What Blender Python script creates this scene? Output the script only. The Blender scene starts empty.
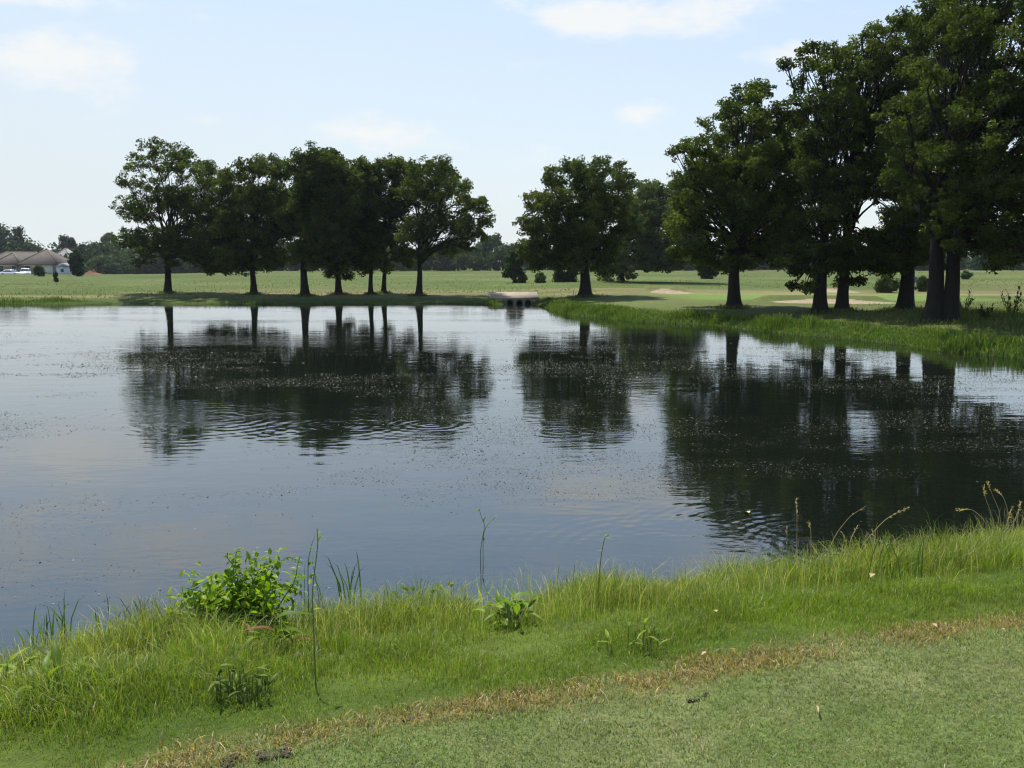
import bpy, math, random
import numpy as np
from mathutils import Vector

random.seed(7)
RNG = np.random.default_rng(7)
SC = bpy.context.scene
COL = SC.collection

# ------------------------------------------------------------------ camera
F, H, PITCH = 950.0, 2.6, math.radians(7.3)
cam_d = bpy.data.cameras.new("camera")
cam = bpy.data.objects.new("camera", cam_d)
COL.objects.link(cam)
cam.location = (0, 0, H)
cam.rotation_euler = (math.radians(90) - PITCH, 0, 0)
cam_d.sensor_width = 36.0
cam_d.lens = F / 1024 * 36.0
cam_d.clip_start = 0.05
cam_d.clip_end = 5000
SC.camera = cam
CP, SP = math.cos(PITCH), math.sin(PITCH)


def ray(px, py):
    u, v = (px - 512) / F, (384 - py) / F
    return np.array([u, v * SP + CP, v * CP - SP])


def at(px, py, Y):
    d = ray(px, py)
    return np.array([0, 0, H]) + d * (Y / d[1])


def on(px, py, z):
    d = ray(px, py)
    return np.array([0, 0, H]) + d * ((z - H) / d[2])


# ------------------------------------------------------------------ naming helpers
def tag(o, label=None, cat=None, group=None, kind=None):
    if label: o["label"] = label
    if cat: o["category"] = cat
    if group: o["group"] = group
    if kind: o["kind"] = kind
    return o


def thing(name, loc, label, cat, group=None, rz=0.0):
    o = bpy.data.objects.new(name, None)
    COL.objects.link(o)
    o.location = [float(v) for v in loc]
    o.rotation_euler = (0, 0, rz)
    o.empty_display_size = 0.2
    return tag(o, label, cat, group)


# ------------------------------------------------------------------ noise
def vnoise(x, y, seed=0):
    x = np.asarray(x, float); y = np.asarray(y, float)
    xi = np.floor(x).astype(np.int64); yi = np.floor(y).astype(np.int64)
    fx = x - xi; fy = y - yi
    fx = fx * fx * (3 - 2 * fx); fy = fy * fy * (3 - 2 * fy)

    def h(a, b):
        n = (a * 374761393 + b * 668265263 + seed * 982451653) & 0xFFFFFFFF
        n = ((n ^ (n >> 13)) * 1274126177) & 0xFFFFFFFF
        n = n ^ (n >> 16)
        return (n & 0xFFFF) / 65535.0
    a = h(xi, yi); b = h(xi + 1, yi); c = h(xi, yi + 1); d = h(xi + 1, yi + 1)
    return (a * (1 - fx) + b * fx) * (1 - fy) + (c * (1 - fx) + d * fx) * fy


def fbm(x, y, seed=0, oct=4):
    s = 0; a = 0.5; t = 0
    for i in range(oct):
        s = s + a * vnoise(x, y, seed + i * 17); t += a
        x = x * 2.03; y = y * 2.03; a *= 0.5
    return s / t


def sstep(a, b, x):
    t = np.clip((x - a) / (b - a), 0, 1)
    return t * t * (3 - 2 * t)


# ------------------------------------------------------------------ pond outline
far_px = [(0, 304.4), (70, 305.0), (130, 303.6), (220, 304.4), (300, 303.8), (370, 304.2), (430, 303.4), (480, 304.2), (489, 304.8)]
culv = [(504, 304.9), (504.5, 302.9), (533, 302.9), (533.5, 305.0)]
right_px = [(543, 307.0), (558, 312), (575, 316), (606, 318), (640, 322.5), (670, 323.5), (705, 324.5), (750, 330), (800, 335.5),
            (835, 338), (872, 342), (905, 345), (935, 351), (965, 353), (1024, 359), (1090, 367)]
near_px = [(1024, 535), (960, 549), (900, 561), (830, 577), (770, 587), (700, 593), (640, 599), (590, 601), (540, 607), (480, 615), (420, 621), (350, 631), (290, 639), (220, 646), (150, 653), (80, 665), (0, 681)]
POND = [tuple(on(a, b, 0)[:2]) for a, b in far_px + culv + right_px]
POND += [(20.5, 21.0), (19.0, 15.0), (12.0, 11.2), (7.6, 9.5)]
POND += [tuple(on(a, b, 0)[:2]) for a, b in near_px]
POND += [(-4.6, 5.1), (-8, 4.9), (-16, 6.5), (-30, 13), (-46, 26), (-52, 42), (-44, 53)]
POND = np.array(POND)


def sdf(x, y):
    """distance to the pond's edge, negative over water"""
    x = np.asarray(x, float).ravel(); y = np.asarray(y, float).ravel()
    d2 = np.full(x.shape, 1e18); inside = np.zeros(x.shape, bool)
    n = len(POND)
    for i in range(n):
        ax, ay = POND[i]; bx, by = POND[(i + 1) % n]
        ex, ey = bx - ax, by - ay
        t = np.clip(((x - ax) * ex + (y - ay) * ey) / (ex * ex + ey * ey + 1e-12), 0, 1)
        d2 = np.minimum(d2, (x - ax - t * ex) ** 2 + (y - ay - t * ey) ** 2)
        c = ((ay > y) != (by > y)) & (x < (bx - ax) * (y - ay) / (by - ay + 1e-15) + ax)
        inside ^= c
    d = np.sqrt(d2)
    return np.where(inside, -d, d)


brown_px = [(-900, 1000), (-200, 850), (120, 790), (230, 757), (300, 742), (380, 730), (430, 719), (500, 708), (560, 700), (640, 688), (700, 674), (760, 664),
            (850, 648), (930, 634), (1024, 618), (1200, 590), (1500, 560)]
BROWN = np.array([tuple(on(a, b, 0.9)[:2]) for a, b in brown_px])


def brown_e(x, y):
    """signed distance to the scalped strip, positive on the water side"""
    x = np.asarray(x, float).ravel(); y = np.asarray(y, float).ravel()
    best = np.full(x.shape, 1e18); sg = np.ones(x.shape)
    for i in range(len(BROWN) - 1):
        ax, ay = BROWN[i]; bx, by = BROWN[i + 1]
        ex, ey = bx - ax, by - ay
        t = np.clip(((x - ax) * ex + (y - ay) * ey) / (ex * ex + ey * ey), 0, 1)
        dx = x - ax - t * ex; dy = y - ay - t * ey
        q = dx * dx + dy * dy
        m = q < best
        best = np.where(m, q, best)
        sg = np.where(m, np.sign(ex * dy - ey * dx), sg)
    return np.sqrt(best) * sg


# sand bunkers: centre x, y, half sizes
def bunker(px0, px1, py, hy, z=0.45):
    a = on(px0, py, z); b = on(px1, py, z)
    return ((a[0] + b[0]) / 2, a[1], abs(b[0] - a[0]) / 2, hy)


BUNK = [bunker(768, 903, 303.2, 2.0), bunker(797, 862, 291.6, 2.6), bunker(648, 692, 294.6, 1.8)]


def bunk_mask(x, y):
    m = np.zeros(np.shape(x))
    for k, (cx, cy, ax, ay) in enumerate(BUNK):
        wob = 0.25 * (fbm(x * 0.8, y * 0.8, 40 + k) - 0.5)
        r = np.sqrt(((x - cx) / ax) ** 2 + ((y - cy) / ay) ** 2) + wob
        m = np.maximum(m, 1 - sstep(0.82, 1.0, r))
    return m


def height(x, y):
    x = np.asarray(x, float); y = np.asarray(y, float)
    shp = x.shape
    d = sdf(x, y).reshape(shp)
    dp = np.maximum(d, 0)
    und = (fbm(x * 0.03 + 5, y * 0.03, 3) - 0.5) * 0.5 * sstep(3, 25, dp)
    far = (0.30 + 0.12 * sstep(4, -6, -x) + 0.10 * sstep(0, 8, dp)) * (1 - np.exp(-dp / 0.9)) + und
    tt = np.clip(dp / 3.4, 0, 1)
    near = 0.92 * (1 - (1 - tt) ** 1.5) + (fbm(x * 1.3, y * 1.3, 8) - 0.5) * 0.07 * sstep(0, 0.8, dp)
    w = sstep(11, 24, y + np.maximum(0, np.abs(x) - 10) * 0.4)
    z = near * (1 - w) + far * w
    inn = np.minimum(d, 0)
    z = np.where(d < 0, -1.2 * (1 - np.exp(inn / 1.6)), z)
    z = z - 0.85 * sstep(175, 215, y) * sstep(-60, -85, x)
    z = z + 0.25 * sstep(58, 70, y) * np.exp(-((x - 8) / 5.0) ** 2) * sstep(82, 68, y)
    bm = bunk_mask(x, y)
    for (bx_, by_, ax_, ay_) in BUNK:
        inx = sstep(ax_ * 1.15, ax_ * .8, np.abs(x - bx_))
        z = z + bm * inx * np.where(np.abs(y - by_) < ay_ * 1.1, -0.05 + 0.10 * (y - by_) / ay_, 0)
        z = z + inx * 0.30 * np.exp(-((y - by_ - ay_ * 1.25) / (.35 * ay_)) ** 2)
    return z


def hz(x, y):
    return float(height(np.array([x]), np.array([y]))[0])


def ground(px, py):
    """the point of the terrain under a pixel"""
    d = ray(px, py); o = np.array([0, 0, H]); t = 1.0; step = 0.15
    z = 0.5
    for _ in range(14):
        p = on(px, py, min(z, H - 0.2)); z = max(hz(p[0], p[1]), 0.0)
    return np.array([p[0], p[1], hz(p[0], p[1])])


# ------------------------------------------------------------------ node material helpers
def new_mat(name):
    m = bpy.data.materials.new(name); m.use_nodes = True
    nt = m.node_tree
    for n in list(nt.nodes): nt.nodes.remove(n)
    return m, nt


class NT:
    def __init__(s, nt): s.nt = nt
    def n(s, typ, **kw):
        nd = s.nt.nodes.new(typ)
        for k, v in kw.items():
            if k.startswith("i_"):
                key = k[2:]
                key = int(key) if key.isdigit() else key.replace("_", " ")
                nd.inputs[key].default_value = v
            else:
                setattr(nd, k, v)
        return nd
    def l(s, a, b): s.nt.links.new(a, b)
    def math(s, op, a, b=None, c=None):
        nd = s.nt.nodes.new("ShaderNodeMath"); nd.operation = op
        for i, v in enumerate((a, b, c)):
            if v is None: continue
            if isinstance(v, (int, float)): nd.inputs[i].default_value = v
            else: s.l(v, nd.inputs[i])
        return nd.outputs[0]
    def mix(s, fac, a, b, mode="MIX"):
        nd = s.nt.nodes.new("ShaderNodeMix"); nd.data_type = "RGBA"; nd.blend_type = mode
        for sock, v in ((nd.inputs[0], fac), (nd.inputs[6], a), (nd.inputs[7], b)):
            if isinstance(v, (int, float)): sock.default_value = v
            elif isinstance(v, (tuple, list)): sock.default_value = (*v[:3], 1)
            else: s.l(v, sock)
        return nd.outputs[2]
    def ramp(s, fac, stops):
        nd = s.nt.nodes.new("ShaderNodeValToRGB")
        cr = nd.color_ramp
        while len(cr.elements) < len(stops): cr.elements.new(0.5)
        for e, (p, c) in zip(cr.elements, stops):
            e.position = p; e.color = (*c, 1) if len(c) == 3 else c
        s.l(fac, nd.inputs[0]); return nd.outputs[0]
    def noise(s, vec, scale, detail=4, rough=0.55):
        nd = s.nt.nodes.new("ShaderNodeTexNoise")
        nd.inputs["Scale"].default_value = scale; nd.inputs["Detail"].default_value = detail
        nd.inputs["Roughness"].default_value = rough
        s.l(vec, nd.inputs["Vector"]); return nd.outputs["Fac"]


def leaf_mat(name, transl=0.35, gloss=0.05, rough=0.45, var=0.25):
    m, nt = new_mat(name); N = NT(nt)
    at_ = N.n("ShaderNodeVertexColor", layer_name="col")
    geo = N.n("ShaderNodeNewGeometry")
    ns = N.noise(geo.outputs["Position"], 14.0, 3)
    k = N.math("MULTIPLY_ADD", ns, var * 2, 1 - var)
    comb = N.n("ShaderNodeCombineColor")
    for i in range(3): N.l(k, comb.inputs[i])
    c = N.mix(1.0, at_.outputs["Color"], comb.outputs[0], "MULTIPLY")
    dif = N.n("ShaderNodeBsdfDiffuse"); N.l(c, dif.inputs["Color"])
    tr = N.n("ShaderNodeBsdfTranslucent")
    tc = N.mix(1.0, c, (1.15, 1.25, 0.45), "MULTIPLY"); N.l(tc, tr.inputs["Color"])
    mx = N.n("ShaderNodeMixShader"); mx.inputs[0].default_value = transl
    N.l(dif.outputs[0], mx.inputs[1]); N.l(tr.outputs[0], mx.inputs[2])
    gl = N.n("ShaderNodeBsdfGlossy"); gl.inputs["Roughness"].default_value = rough
    gl.inputs["Color"].default_value = (1, 1, 1, 1)
    mx2 = N.n("ShaderNodeMixShader"); mx2.inputs[0].default_value = gloss
    N.l(mx.outputs[0], mx2.inputs[1]); N.l(gl.outputs[0], mx2.inputs[2])
    out = N.n("ShaderNodeOutputMaterial"); N.l(mx2.outputs[0], out.inputs[0])
    return m


def surf_mat(name, c1, c2, scale=6.0, rough=0.85, bump=0.3, stretch=None, metal=0.0, spec=0.3):
    m, nt = new_mat(name); N = NT(nt)
    tc = N.n("ShaderNodeTexCoord"); vec = tc.outputs["Object"]
    if stretch:
        mp = N.n("ShaderNodeMapping"); mp.inputs["Scale"].default_value = stretch
        N.l(vec, mp.inputs[0]); vec = mp.outputs[0]
    ns = N.noise(vec, scale, 6, 0.6)
    c = N.ramp(ns, [(0.3, c1), (0.7, c2)])
    b = N.n("ShaderNodeBsdfPrincipled"); N.l(c, b.inputs["Base Color"])
    b.inputs["Roughness"].default_value = rough; b.inputs["Metallic"].default_value = metal
    b.inputs["Specular IOR Level"].default_value = spec
    if bump:
        bp = N.n("ShaderNodeBump"); bp.inputs["Strength"].default_value = bump
        bp.inputs["Distance"].default_value = 0.05
        N.l(ns, bp.inputs["Height"]); N.l(bp.outputs[0], b.inputs["Normal"])
    out = N.n("ShaderNodeOutputMaterial"); N.l(b.outputs[0], out.inputs[0])
    return m


M = {}
M["tree_leaf"] = leaf_mat("oak leaves", 0.42, 0.006, 0.5)
M["grass"] = leaf_mat("grass blades", 0.46, 0.018, 0.45)
M["plant"] = leaf_mat("weed leaves", 0.48, 0.010, 0.45)
M["bark"] = surf_mat("oak bark", (0.010, 0.0085, 0.007), (0.024, 0.020, 0.016), 5.0, 0.95, 0.8, (3, 3, 0.5))
M["stem"] = surf_mat("green stems", (0.08, 0.13, 0.03), (0.14, 0.17, 0.05), 9.0, 0.7, 0.1)
M["dry_stem"] = surf_mat("dry stalks", (0.30, 0.21, 0.10), (0.46, 0.36, 0.19), 9.0, 0.8, 0.1)
M["concrete"] = surf_mat("culvert concrete", (0.17, 0.14, 0.10), (0.30, 0.255, 0.19), 2.5, 0.9, 0.3)
M["pipe"] = surf_mat("culvert pipe", (0.06, 0.055, 0.05), (0.12, 0.10, 0.09), 6.0, 0.9, 0.2)
M["shingle"] = surf_mat("brown shingles", (0.062, 0.049, 0.040), (0.105, 0.086, 0.07), 1.2, 0.9, 0.3, (1, 1, 6))
M["shingle_grey"] = surf_mat("grey shingles", (0.15, 0.155, 0.16), (0.25, 0.25, 0.25), 1.2, 0.9, 0.3, (1, 1, 6))
M["ridge"] = surf_mat("ridge caps", (0.16, 0.135, 0.10), (0.21, 0.18, 0.13), 2, 0.9, 0.1)
M["brick"] = surf_mat("tan brick wall", (0.16, 0.12, 0.10), (0.26, 0.21, 0.17), 3.0, 0.9, 0.2)
M["white_wall"] = surf_mat("white siding", (0.44, 0.48, 0.53), (0.52, 0.55, 0.58), 1.0, 0.7, 0.05, (0.2, 0.2, 8))
M["trim"] = surf_mat("pale trim", (0.5, 0.48, 0.44), (0.62, 0.6, 0.56), 2.0, 0.7, 0.0)
M["glass"] = surf_mat("window glass", (0.02, 0.025, 0.03), (0.04, 0.05, 0.06), 1.0, 0.08, 0.0, None, 0.0, 0.6)
M["car_white"] = surf_mat("white car paint", (0.74, 0.75, 0.76), (0.8, 0.8, 0.8), 2.0, 0.2, 0.0, None, 0.0, 0.6)
M["car_dark"] = surf_mat("dark blue car paint", (0.015, 0.018, 0.03), (0.025, 0.03, 0.045), 2.0, 0.2, 0.0, None, 0.0, 0.6)
M["rubber"] = surf_mat("tyre rubber", (0.02, 0.02, 0.02), (0.035, 0.035, 0.035), 4.0, 0.85, 0.0)
M["lamp"] = surf_mat("lamp lens", (0.6, 0.6, 0.58), (0.7, 0.7, 0.68), 4.0, 0.15, 0.0)
M["red_earth"] = surf_mat("red earth", (0.13, 0.045, 0.03), (0.20, 0.08, 0.05), 0.8, 0.95, 0.8)
M["blue_cloth"] = surf_mat("blue flag cloth", (0.02, 0.06, 0.30), (0.03, 0.09, 0.40), 4.0, 0.7, 0.1)
M["white_paint"] = surf_mat("white painted post", (0.7, 0.7, 0.68), (0.8, 0.8, 0.78), 6.0, 0.6, 0.1)
M["clod"] = surf_mat("dry soil", (0.045, 0.034, 0.022), (0.19, 0.15, 0.095), 60.0, 0.95, 0.8)
M["deadwood"] = surf_mat("bark scrap", (0.03, 0.022, 0.016), (0.10, 0.07, 0.05), 30.0, 0.9, 0.6)
M["dead_leaf"] = surf_mat("dry fallen leaf", (0.24, 0.15, 0.07), (0.40, 0.29, 0.16), 30.0, 0.7, 0.2)
M["straw_leaf"] = surf_mat("yellow floating leaf", (0.42, 0.34, 0.06), (0.55, 0.46, 0.12), 30.0, 0.6, 0.2)
M["speck"] = leaf_mat("floating debris", 0.1, 0.03, 0.5)


# ------------------------------------------------------------------ mesh helpers
def mesh_np(name, verts, faces, mat, parent=None, cols=None, smooth=False):
    """faces: list of int arrays, each (n,k)"""
    me = bpy.data.meshes.new(name)
    verts = np.ascontiguousarray(verts, np.float32)
    me.vertices.add(len(verts)); me.vertices.foreach_set("co", verts.ravel())
    fl = [np.asarray(f, np.int32) for f in faces if len(f)]
    loops = np.concatenate([f.ravel() for f in fl])
    tot = np.concatenate([np.full(len(f), f.shape[1], np.int32) for f in fl])
    st = np.concatenate([[0], np.cumsum(tot)[:-1]]).astype(np.int32)
    me.loops.add(len(loops)); me.loops.foreach_set("vertex_index", loops)
    me.polygons.add(len(tot)); me.polygons.foreach_set("loop_start", st)
    try: me.polygons.foreach_set("loop_total", tot)
    except Exception: pass
    if smooth: me.polygons.foreach_set("use_smooth", np.ones(len(tot), bool))
    me.update(calc_edges=True)
    if cols is not None:
        a = me.color_attributes.new("col", "FLOAT_COLOR", "POINT")
        c = np.ones((len(verts), 4), np.float32); c[:, :3] = cols
        a.data.foreach_set("color", c.ravel())
    me.materials.append(mat)
    o = bpy.data.objects.new(name, me); COL.objects.link(o)
    if parent is not None:
        o.parent = parent
    return o


class MB:
    """collects shapes, builds one mesh"""
    def __init__(s): s.v = []; s.f = {}; s.c = []; s.n = 0
    def add(s, verts, faces, col=(1, 1, 1)):
        verts = np.asarray(verts, float)
        s.v.append(verts)
        for f in faces:
            s.f.setdefault(len(f), []).append([i + s.n for i in f])
        c = np.asarray(col, float)
        s.c.append(np.tile(c, (len(verts), 1)) if c.ndim == 1 else c)
        s.n += len(verts)
    def tube(s, pts, rad, sides=6, col=(1, 1, 1), cap=True):
        pts = np.asarray(pts, float); n = len(pts)
        rad = np.broadcast_to(np.asarray(rad, float), (n,))
        tan = np.gradient(pts, axis=0); tan /= np.linalg.norm(tan, axis=1)[:, None] + 1e-9
        ref = np.array([1.0, 0.13, 0.07]) if abs(tan[0][0]) < 0.8 else np.array([0.1, 1.0, 0.1])
        V = []
        for i in range(n):
            a = np.cross(tan[i], ref); a /= np.linalg.norm(a) + 1e-9
            b = np.cross(tan[i], a)
            for k in range(sides):
                t = 2 * math.pi * k / sides
                V.append(pts[i] + rad[i] * (a * math.cos(t) + b * math.sin(t)))
        Fc = []
        for i in range(n - 1):
            for k in range(sides):
                k2 = (k + 1) % sides
                Fc.append([i * sides + k, i * sides + k2, (i + 1) * sides + k2, (i + 1) * sides + k])
        if cap:
            Fc.append(list(range(sides))[::-1]); Fc.append([(n - 1) * sides + k for k in range(sides)])
        s.add(V, Fc, col)
    def box(s, lo, hi, col=(1, 1, 1)):
        x0, y0, z0 = lo; x1, y1, z1 = hi
        s.add([(x0, y0, z0), (x1, y0, z0), (x1, y1, z0), (x0, y1, z0), (x0, y0, z1), (x1, y0, z1), (x1, y1, z1), (x0, y1, z1)],
              [[0, 3, 2, 1], [4, 5, 6, 7], [0, 1, 5, 4], [1, 2, 6, 5], [2, 3, 7, 6], [3, 0, 4, 7]], col)
    def leaf(s, base, dirv, up, L, W, curl=0.25, fold=0.18, col=(1, 1, 1), segs=4, shape=0.8):
        """a pointed leaf: midrib and two halves, bent downward along its length"""
        d = np.asarray(dirv, float); d /= np.linalg.norm(d) + 1e-9
        up = np.asarray(up, float); side = np.cross(d, up); side /= np.linalg.norm(side) + 1e-9
        nrm = np.cross(side, d)
        V = []
        for i in range(segs + 1):
            t = i / segs
            w = W * 0.5 * (math.sin(math.pi * min(1, t ** shape)) if 0 < i < segs else 0.03)
            c = np.asarray(base, float) + d * (L * t) - nrm * (curl * L * t * t)
            V += [c - side * w + nrm * (fold * w), c, c + side * w + nrm * (fold * w)]
        Fc = []
        for i in range(segs):
            a = i * 3
            Fc += [[a, a + 1, a + 4, a + 3], [a + 1, a + 2, a + 5, a + 4]]
        s.add(V, Fc, col)
    def build(s, name, mat, parent=None, smooth=False):
        return mesh_np(name, np.concatenate(s.v), [np.array(v) for v in s.f.values()], mat, parent, np.concatenate(s.c), smooth)


def unit(v):
    v = np.asarray(v, float); return v / (np.linalg.norm(v) + 1e-9)


# ------------------------------------------------------------------ terrain
SPOTS = []
for (px_, py_, r_, k_) in ((200, 764, .16, .6), (245, 754, .20, 1), (300, 744, .18, .7), (345, 735, .14, .8), (432, 716, .16, 1), (480, 711, .14, .7), (540, 703, .17, .9), (590, 695, .17, 1), (640, 688, .14, .8),
                           (690, 674, .17, 1), (735, 664, .20, 1.1), (775, 660, .14, .8), (840, 650, .18, .55), (900, 640, .15, .6), (935, 630, .20, 1), (1000, 622, .2, .7), (1090, 608, .2, .9), (100, 790, .2, .9)):
    q_ = on(px_, py_, .9); SPOTS.append((q_[0], q_[1], r_, k_))


def strip_mask(x, y):
    m = np.zeros(np.shape(x))
    for (sx_, sy_, r_, k_) in SPOTS:
        m = np.maximum(m, k_ * np.exp(-((x - sx_) ** 2 / (1.5 * r_) ** 2 + (y - sy_ - .35 * (x - sx_)) ** 2 / (.62 * r_) ** 2)))
    return m * sstep(.25, .7, fbm(x * 5, y * 5, 409)) * 1.5


def graded(spans):
    out = [spans[0][0]]
    for a, b, s in spans:
        n = max(1, int(round((b - a) / s)))
        out += list(np.linspace(a, b, n + 1)[1:])
    return np.array(out)


def grow(a, b, s, k=1.12):
    out = [a]; sg = 1 if b > a else -1
    while (b - out[-1]) * sg > s:
        out.append(out[-1] + sg * s); s *= k
    out.append(b); return out


GX = np.unique(np.concatenate([grow(-46, -760, 0.6), graded([(-46, -9, 0.42), (-9, 11, 0.11), (11, 46, 0.40)]), grow(46, 760, 0.6)]))
GY = np.unique(np.concatenate([grow(-6, -760, 0.8, 1.25), graded([(-6, 0.5, 0.5), (0.5, 11, 0.11), (11, 24, 0.4), (24, 68, 0.24)]), grow(68, 760, 0.4, 1.06)]))
XX, YY = np.meshgrid(GX, GY)
ZZ = height(XX, YY)
nx, ny = len(GX), len(GY)
D = sdf(XX, YY).reshape(XX.shape); E = brown_e(XX, YY).reshape(XX.shape)


def mixc(a, b, t):
    t = np.asarray(t)[..., None]
    return np.asarray(a) * (1 - t) + np.asarray(b) * t


nz = fbm(XX * 0.06, YY * 0.10, 21); nz2 = fbm(XX * 0.5, YY * 0.8, 31); nz3 = fbm(XX * 0.018, YY * 0.045, 77)
C = mixc((0.085, 0.118, 0.026), (0.125, 0.15, 0.045), sstep(0.3, 0.7, nz))
C = mixc(C, (0.20, 0.165, 0.08), 0.75 * sstep(0.50, 0.72, nz3))
C = mixc(C, (0.16, 0.13, 0.065), 0.6 * sstep(0.58, 0.72, nz2) * sstep(0.45, 0.6, nz))
C = C * np.array([.94, 1.0, .88]) * (0.72 * (0.80 + 0.4 * fbm(XX * 0.11, YY * 0.06, 91)))[..., None]
# tan grass behind the left bank and beside the culvert
tan = sstep(60, 63, YY) * sstep(74, 64, YY) * sstep(0.35, 0.6, fbm(XX * 0.12, YY * 0.3, 55))
C = mixc(C, (0.19, 0.165, 0.075), 0.7 * tan)
# mown green beyond the right grove
gm = sstep(52, 56, YY) * sstep(66, 60, YY) * sstep(8, 12, XX) * sstep(30, 26, XX)
C = mixc(C, (0.115, 0.185, 0.035), 0.8 * gm)
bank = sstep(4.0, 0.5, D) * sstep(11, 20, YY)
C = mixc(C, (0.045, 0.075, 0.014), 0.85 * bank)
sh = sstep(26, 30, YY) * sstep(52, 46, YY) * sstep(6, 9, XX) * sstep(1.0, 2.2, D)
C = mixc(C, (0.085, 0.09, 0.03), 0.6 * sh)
nearw = sstep(14, 10, YY) * sstep(24, 16, np.abs(XX))
lawn = mixc((0.085, 0.12, 0.033), (0.13, 0.145, 0.058), sstep(0.35, 0.7, fbm(XX * 2.2, YY * 2.2, 61)))
bankc = mixc((0.042, 0.07, 0.010), (0.075, 0.10, 0.018), sstep(0.3, 0.7, fbm(XX * 1.7, YY * 1.7, 63)))
strip = np.clip(strip_mask(XX, YY), 0, 1)
nearc = mixc(lawn, bankc, sstep(0.0, 0.25, E))
nearc = mixc(nearc, (0.21, 0.145, 0.07), 0.7 * strip)
C = mixc(C, nearc, nearw)
C = mixc(C, (0.025, 0.028, 0.014), sstep(0.12, -0.05, D))
bmk = bunk_mask(XX, YY)
C = mixc(C, (0.27, 0.215, 0.14), sstep(0.35, 0.75, bmk))
V = np.stack([XX.ravel(), YY.ravel(), ZZ.ravel()], 1)
idx = np.arange(nx * ny).reshape(ny, nx)
FQ = np.stack([idx[:-1, :-1].ravel(), idx[:-1, 1:].ravel(), idx[1:, 1:].ravel(), idx[1:, :-1].ravel()], 1)

m, nt = new_mat("meadow and bank soil"); N = NT(nt)
vc = N.n("ShaderNodeVertexColor", layer_name="col"); geo = N.n("ShaderNodeNewGeometry")
n1 = N.noise(geo.outputs["Position"], 3.0, 8, 0.65); n2 = N.noise(geo.outputs["Position"], 38.0, 4, 0.6)
k1 = N.math("MULTIPLY_ADD", n1, 1.1, 0.45); k2 = N.math("MULTIPLY_ADD", n2, 0.9, 0.55)
kk = N.math("MULTIPLY", k1, k2)
cc = N.n("ShaderNodeCombineColor")
for i in range(3): N.l(kk, cc.inputs[i])
c = N.mix(1.0, vc.outputs["Color"], cc.outputs[0], "MULTIPLY")
b = N.n("ShaderNodeBsdfPrincipled"); N.l(c, b.inputs["Base Color"]); b.inputs["Roughness"].default_value = 0.95
b.inputs["Specular IOR Level"].default_value = 0.1
bp = N.n("ShaderNodeBump"); bp.inputs["Strength"].default_value = 0.6; bp.inputs["Distance"].default_value = 0.03
N.l(n2, bp.inputs["Height"]); N.l(bp.outputs[0], b.inputs["Normal"])
N.l(b.outputs[0], N.n("ShaderNodeOutputMaterial").inputs[0])
M["ground"] = m
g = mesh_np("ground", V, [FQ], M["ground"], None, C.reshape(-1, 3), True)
tag(g, "grassy bank, meadow and golf course ground around the pond", "ground", kind="structure")

# ------------------------------------------------------------------ water
m, nt = new_mat("pond water"); N = NT(nt)
geo = N.n("ShaderNodeNewGeometry"); P = geo.outputs["Position"]
mp = N.n("ShaderNodeMapping"); mp.inputs["Scale"].default_value = (1.0, 1.9, 1); N.l(P, mp.inputs[0])
mp2 = N.n("ShaderNodeMapping"); mp2.inputs["Scale"].default_value = (0.05, 0.22, 1); N.l(P, mp2.inputs[0])
patch = N.ramp(N.noise(mp2.outputs[0], 1.0, 4, 0.6), [(0.44, (0.10,) * 3), (0.66, (1, 1, 1))])
w1 = N.noise(mp.outputs[0], 5.0, 3, 0.5); w2 = N.noise(mp.outputs[0], 1.1, 2, 0.5)
hgt = N.math("ADD", N.math("MULTIPLY", N.math("MULTIPLY", w1, patch), 0.0036), N.math("MULTIPLY", w2, 0.004))


def rings(hsock, cx, cy, scale, amp, rad, dist=1.2, ex=1.0, ey=1.0):
    mpr = N.n("ShaderNodeMapping"); mpr.inputs["Location"].default_value = (-cx, -cy, 0); N.l(P, mpr.inputs[0])
    wv = N.n("ShaderNodeTexWave", wave_type="RINGS", rings_direction="Z")
    wv.inputs["Scale"].default_value = scale; wv.inputs["Distortion"].default_value = dist
    wv.inputs["Detail"].default_value = 2; wv.inputs["Detail Scale"].default_value = 0.6
    N.l(mpr.outputs[0], wv.inputs["Vector"])
    sc_ = N.n("ShaderNodeMapping"); sc_.inputs["Scale"].default_value = (ex, ey, 1); N.l(mpr.outputs[0], sc_.inputs[0])
    ln = N.n("ShaderNodeVectorMath", operation="LENGTH"); N.l(sc_.outputs[0], ln.inputs[0])
    fall = N.math("MAXIMUM", N.math("SUBTRACT", 1.0, N.math("DIVIDE", ln.outputs["Value"], rad)), 0.0)
    brk = N.ramp(N.noise(P, 0.9, 3), [(0.42, (0.0,) * 3), (0.62, (1, 1, 1))])
    fall = N.math("MULTIPLY", fall, brk)
    return N.math("ADD", hsock, N.math("MULTIPLY", N.math("MULTIPLY", wv.outputs["Fac"], fall), amp))


for (px_, py_, sc_, am, rd, ex, ey) in ((205, 418, 1.15, 0.0024, 4.4, 1, 1.4), (325, 425, 1.3, 0.002, 3.4, .8, 1.5), (430, 425, 1.5, 0.0013, 3.0, .8, 1.6),
                                        (560, 432, 1.4, 0.0015, 2.6, 1, 1.4), (850, 548, 2.4, 0.0028, 2.2, .8, 1), (690, 556, 2.0, 0.0016, 2.4, 0.6, 1.5)):
    q = on(px_, py_, 0)
    hgt = rings(hgt, q[0], q[1], sc_, am, rd, 1.5, ex, ey)
bp = N.n("ShaderNodeBump"); bp.inputs["Strength"].default_value = 1.0; bp.inputs["Distance"].default_value = 1.0
N.l(hgt, bp.inputs["Height"])
b = N.n("ShaderNodeBsdfPrincipled")
b.inputs["Base Color"].default_value = (0.005, 0.0075, 0.005, 1); b.inputs["Roughness"].default_value = 0.03
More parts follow.
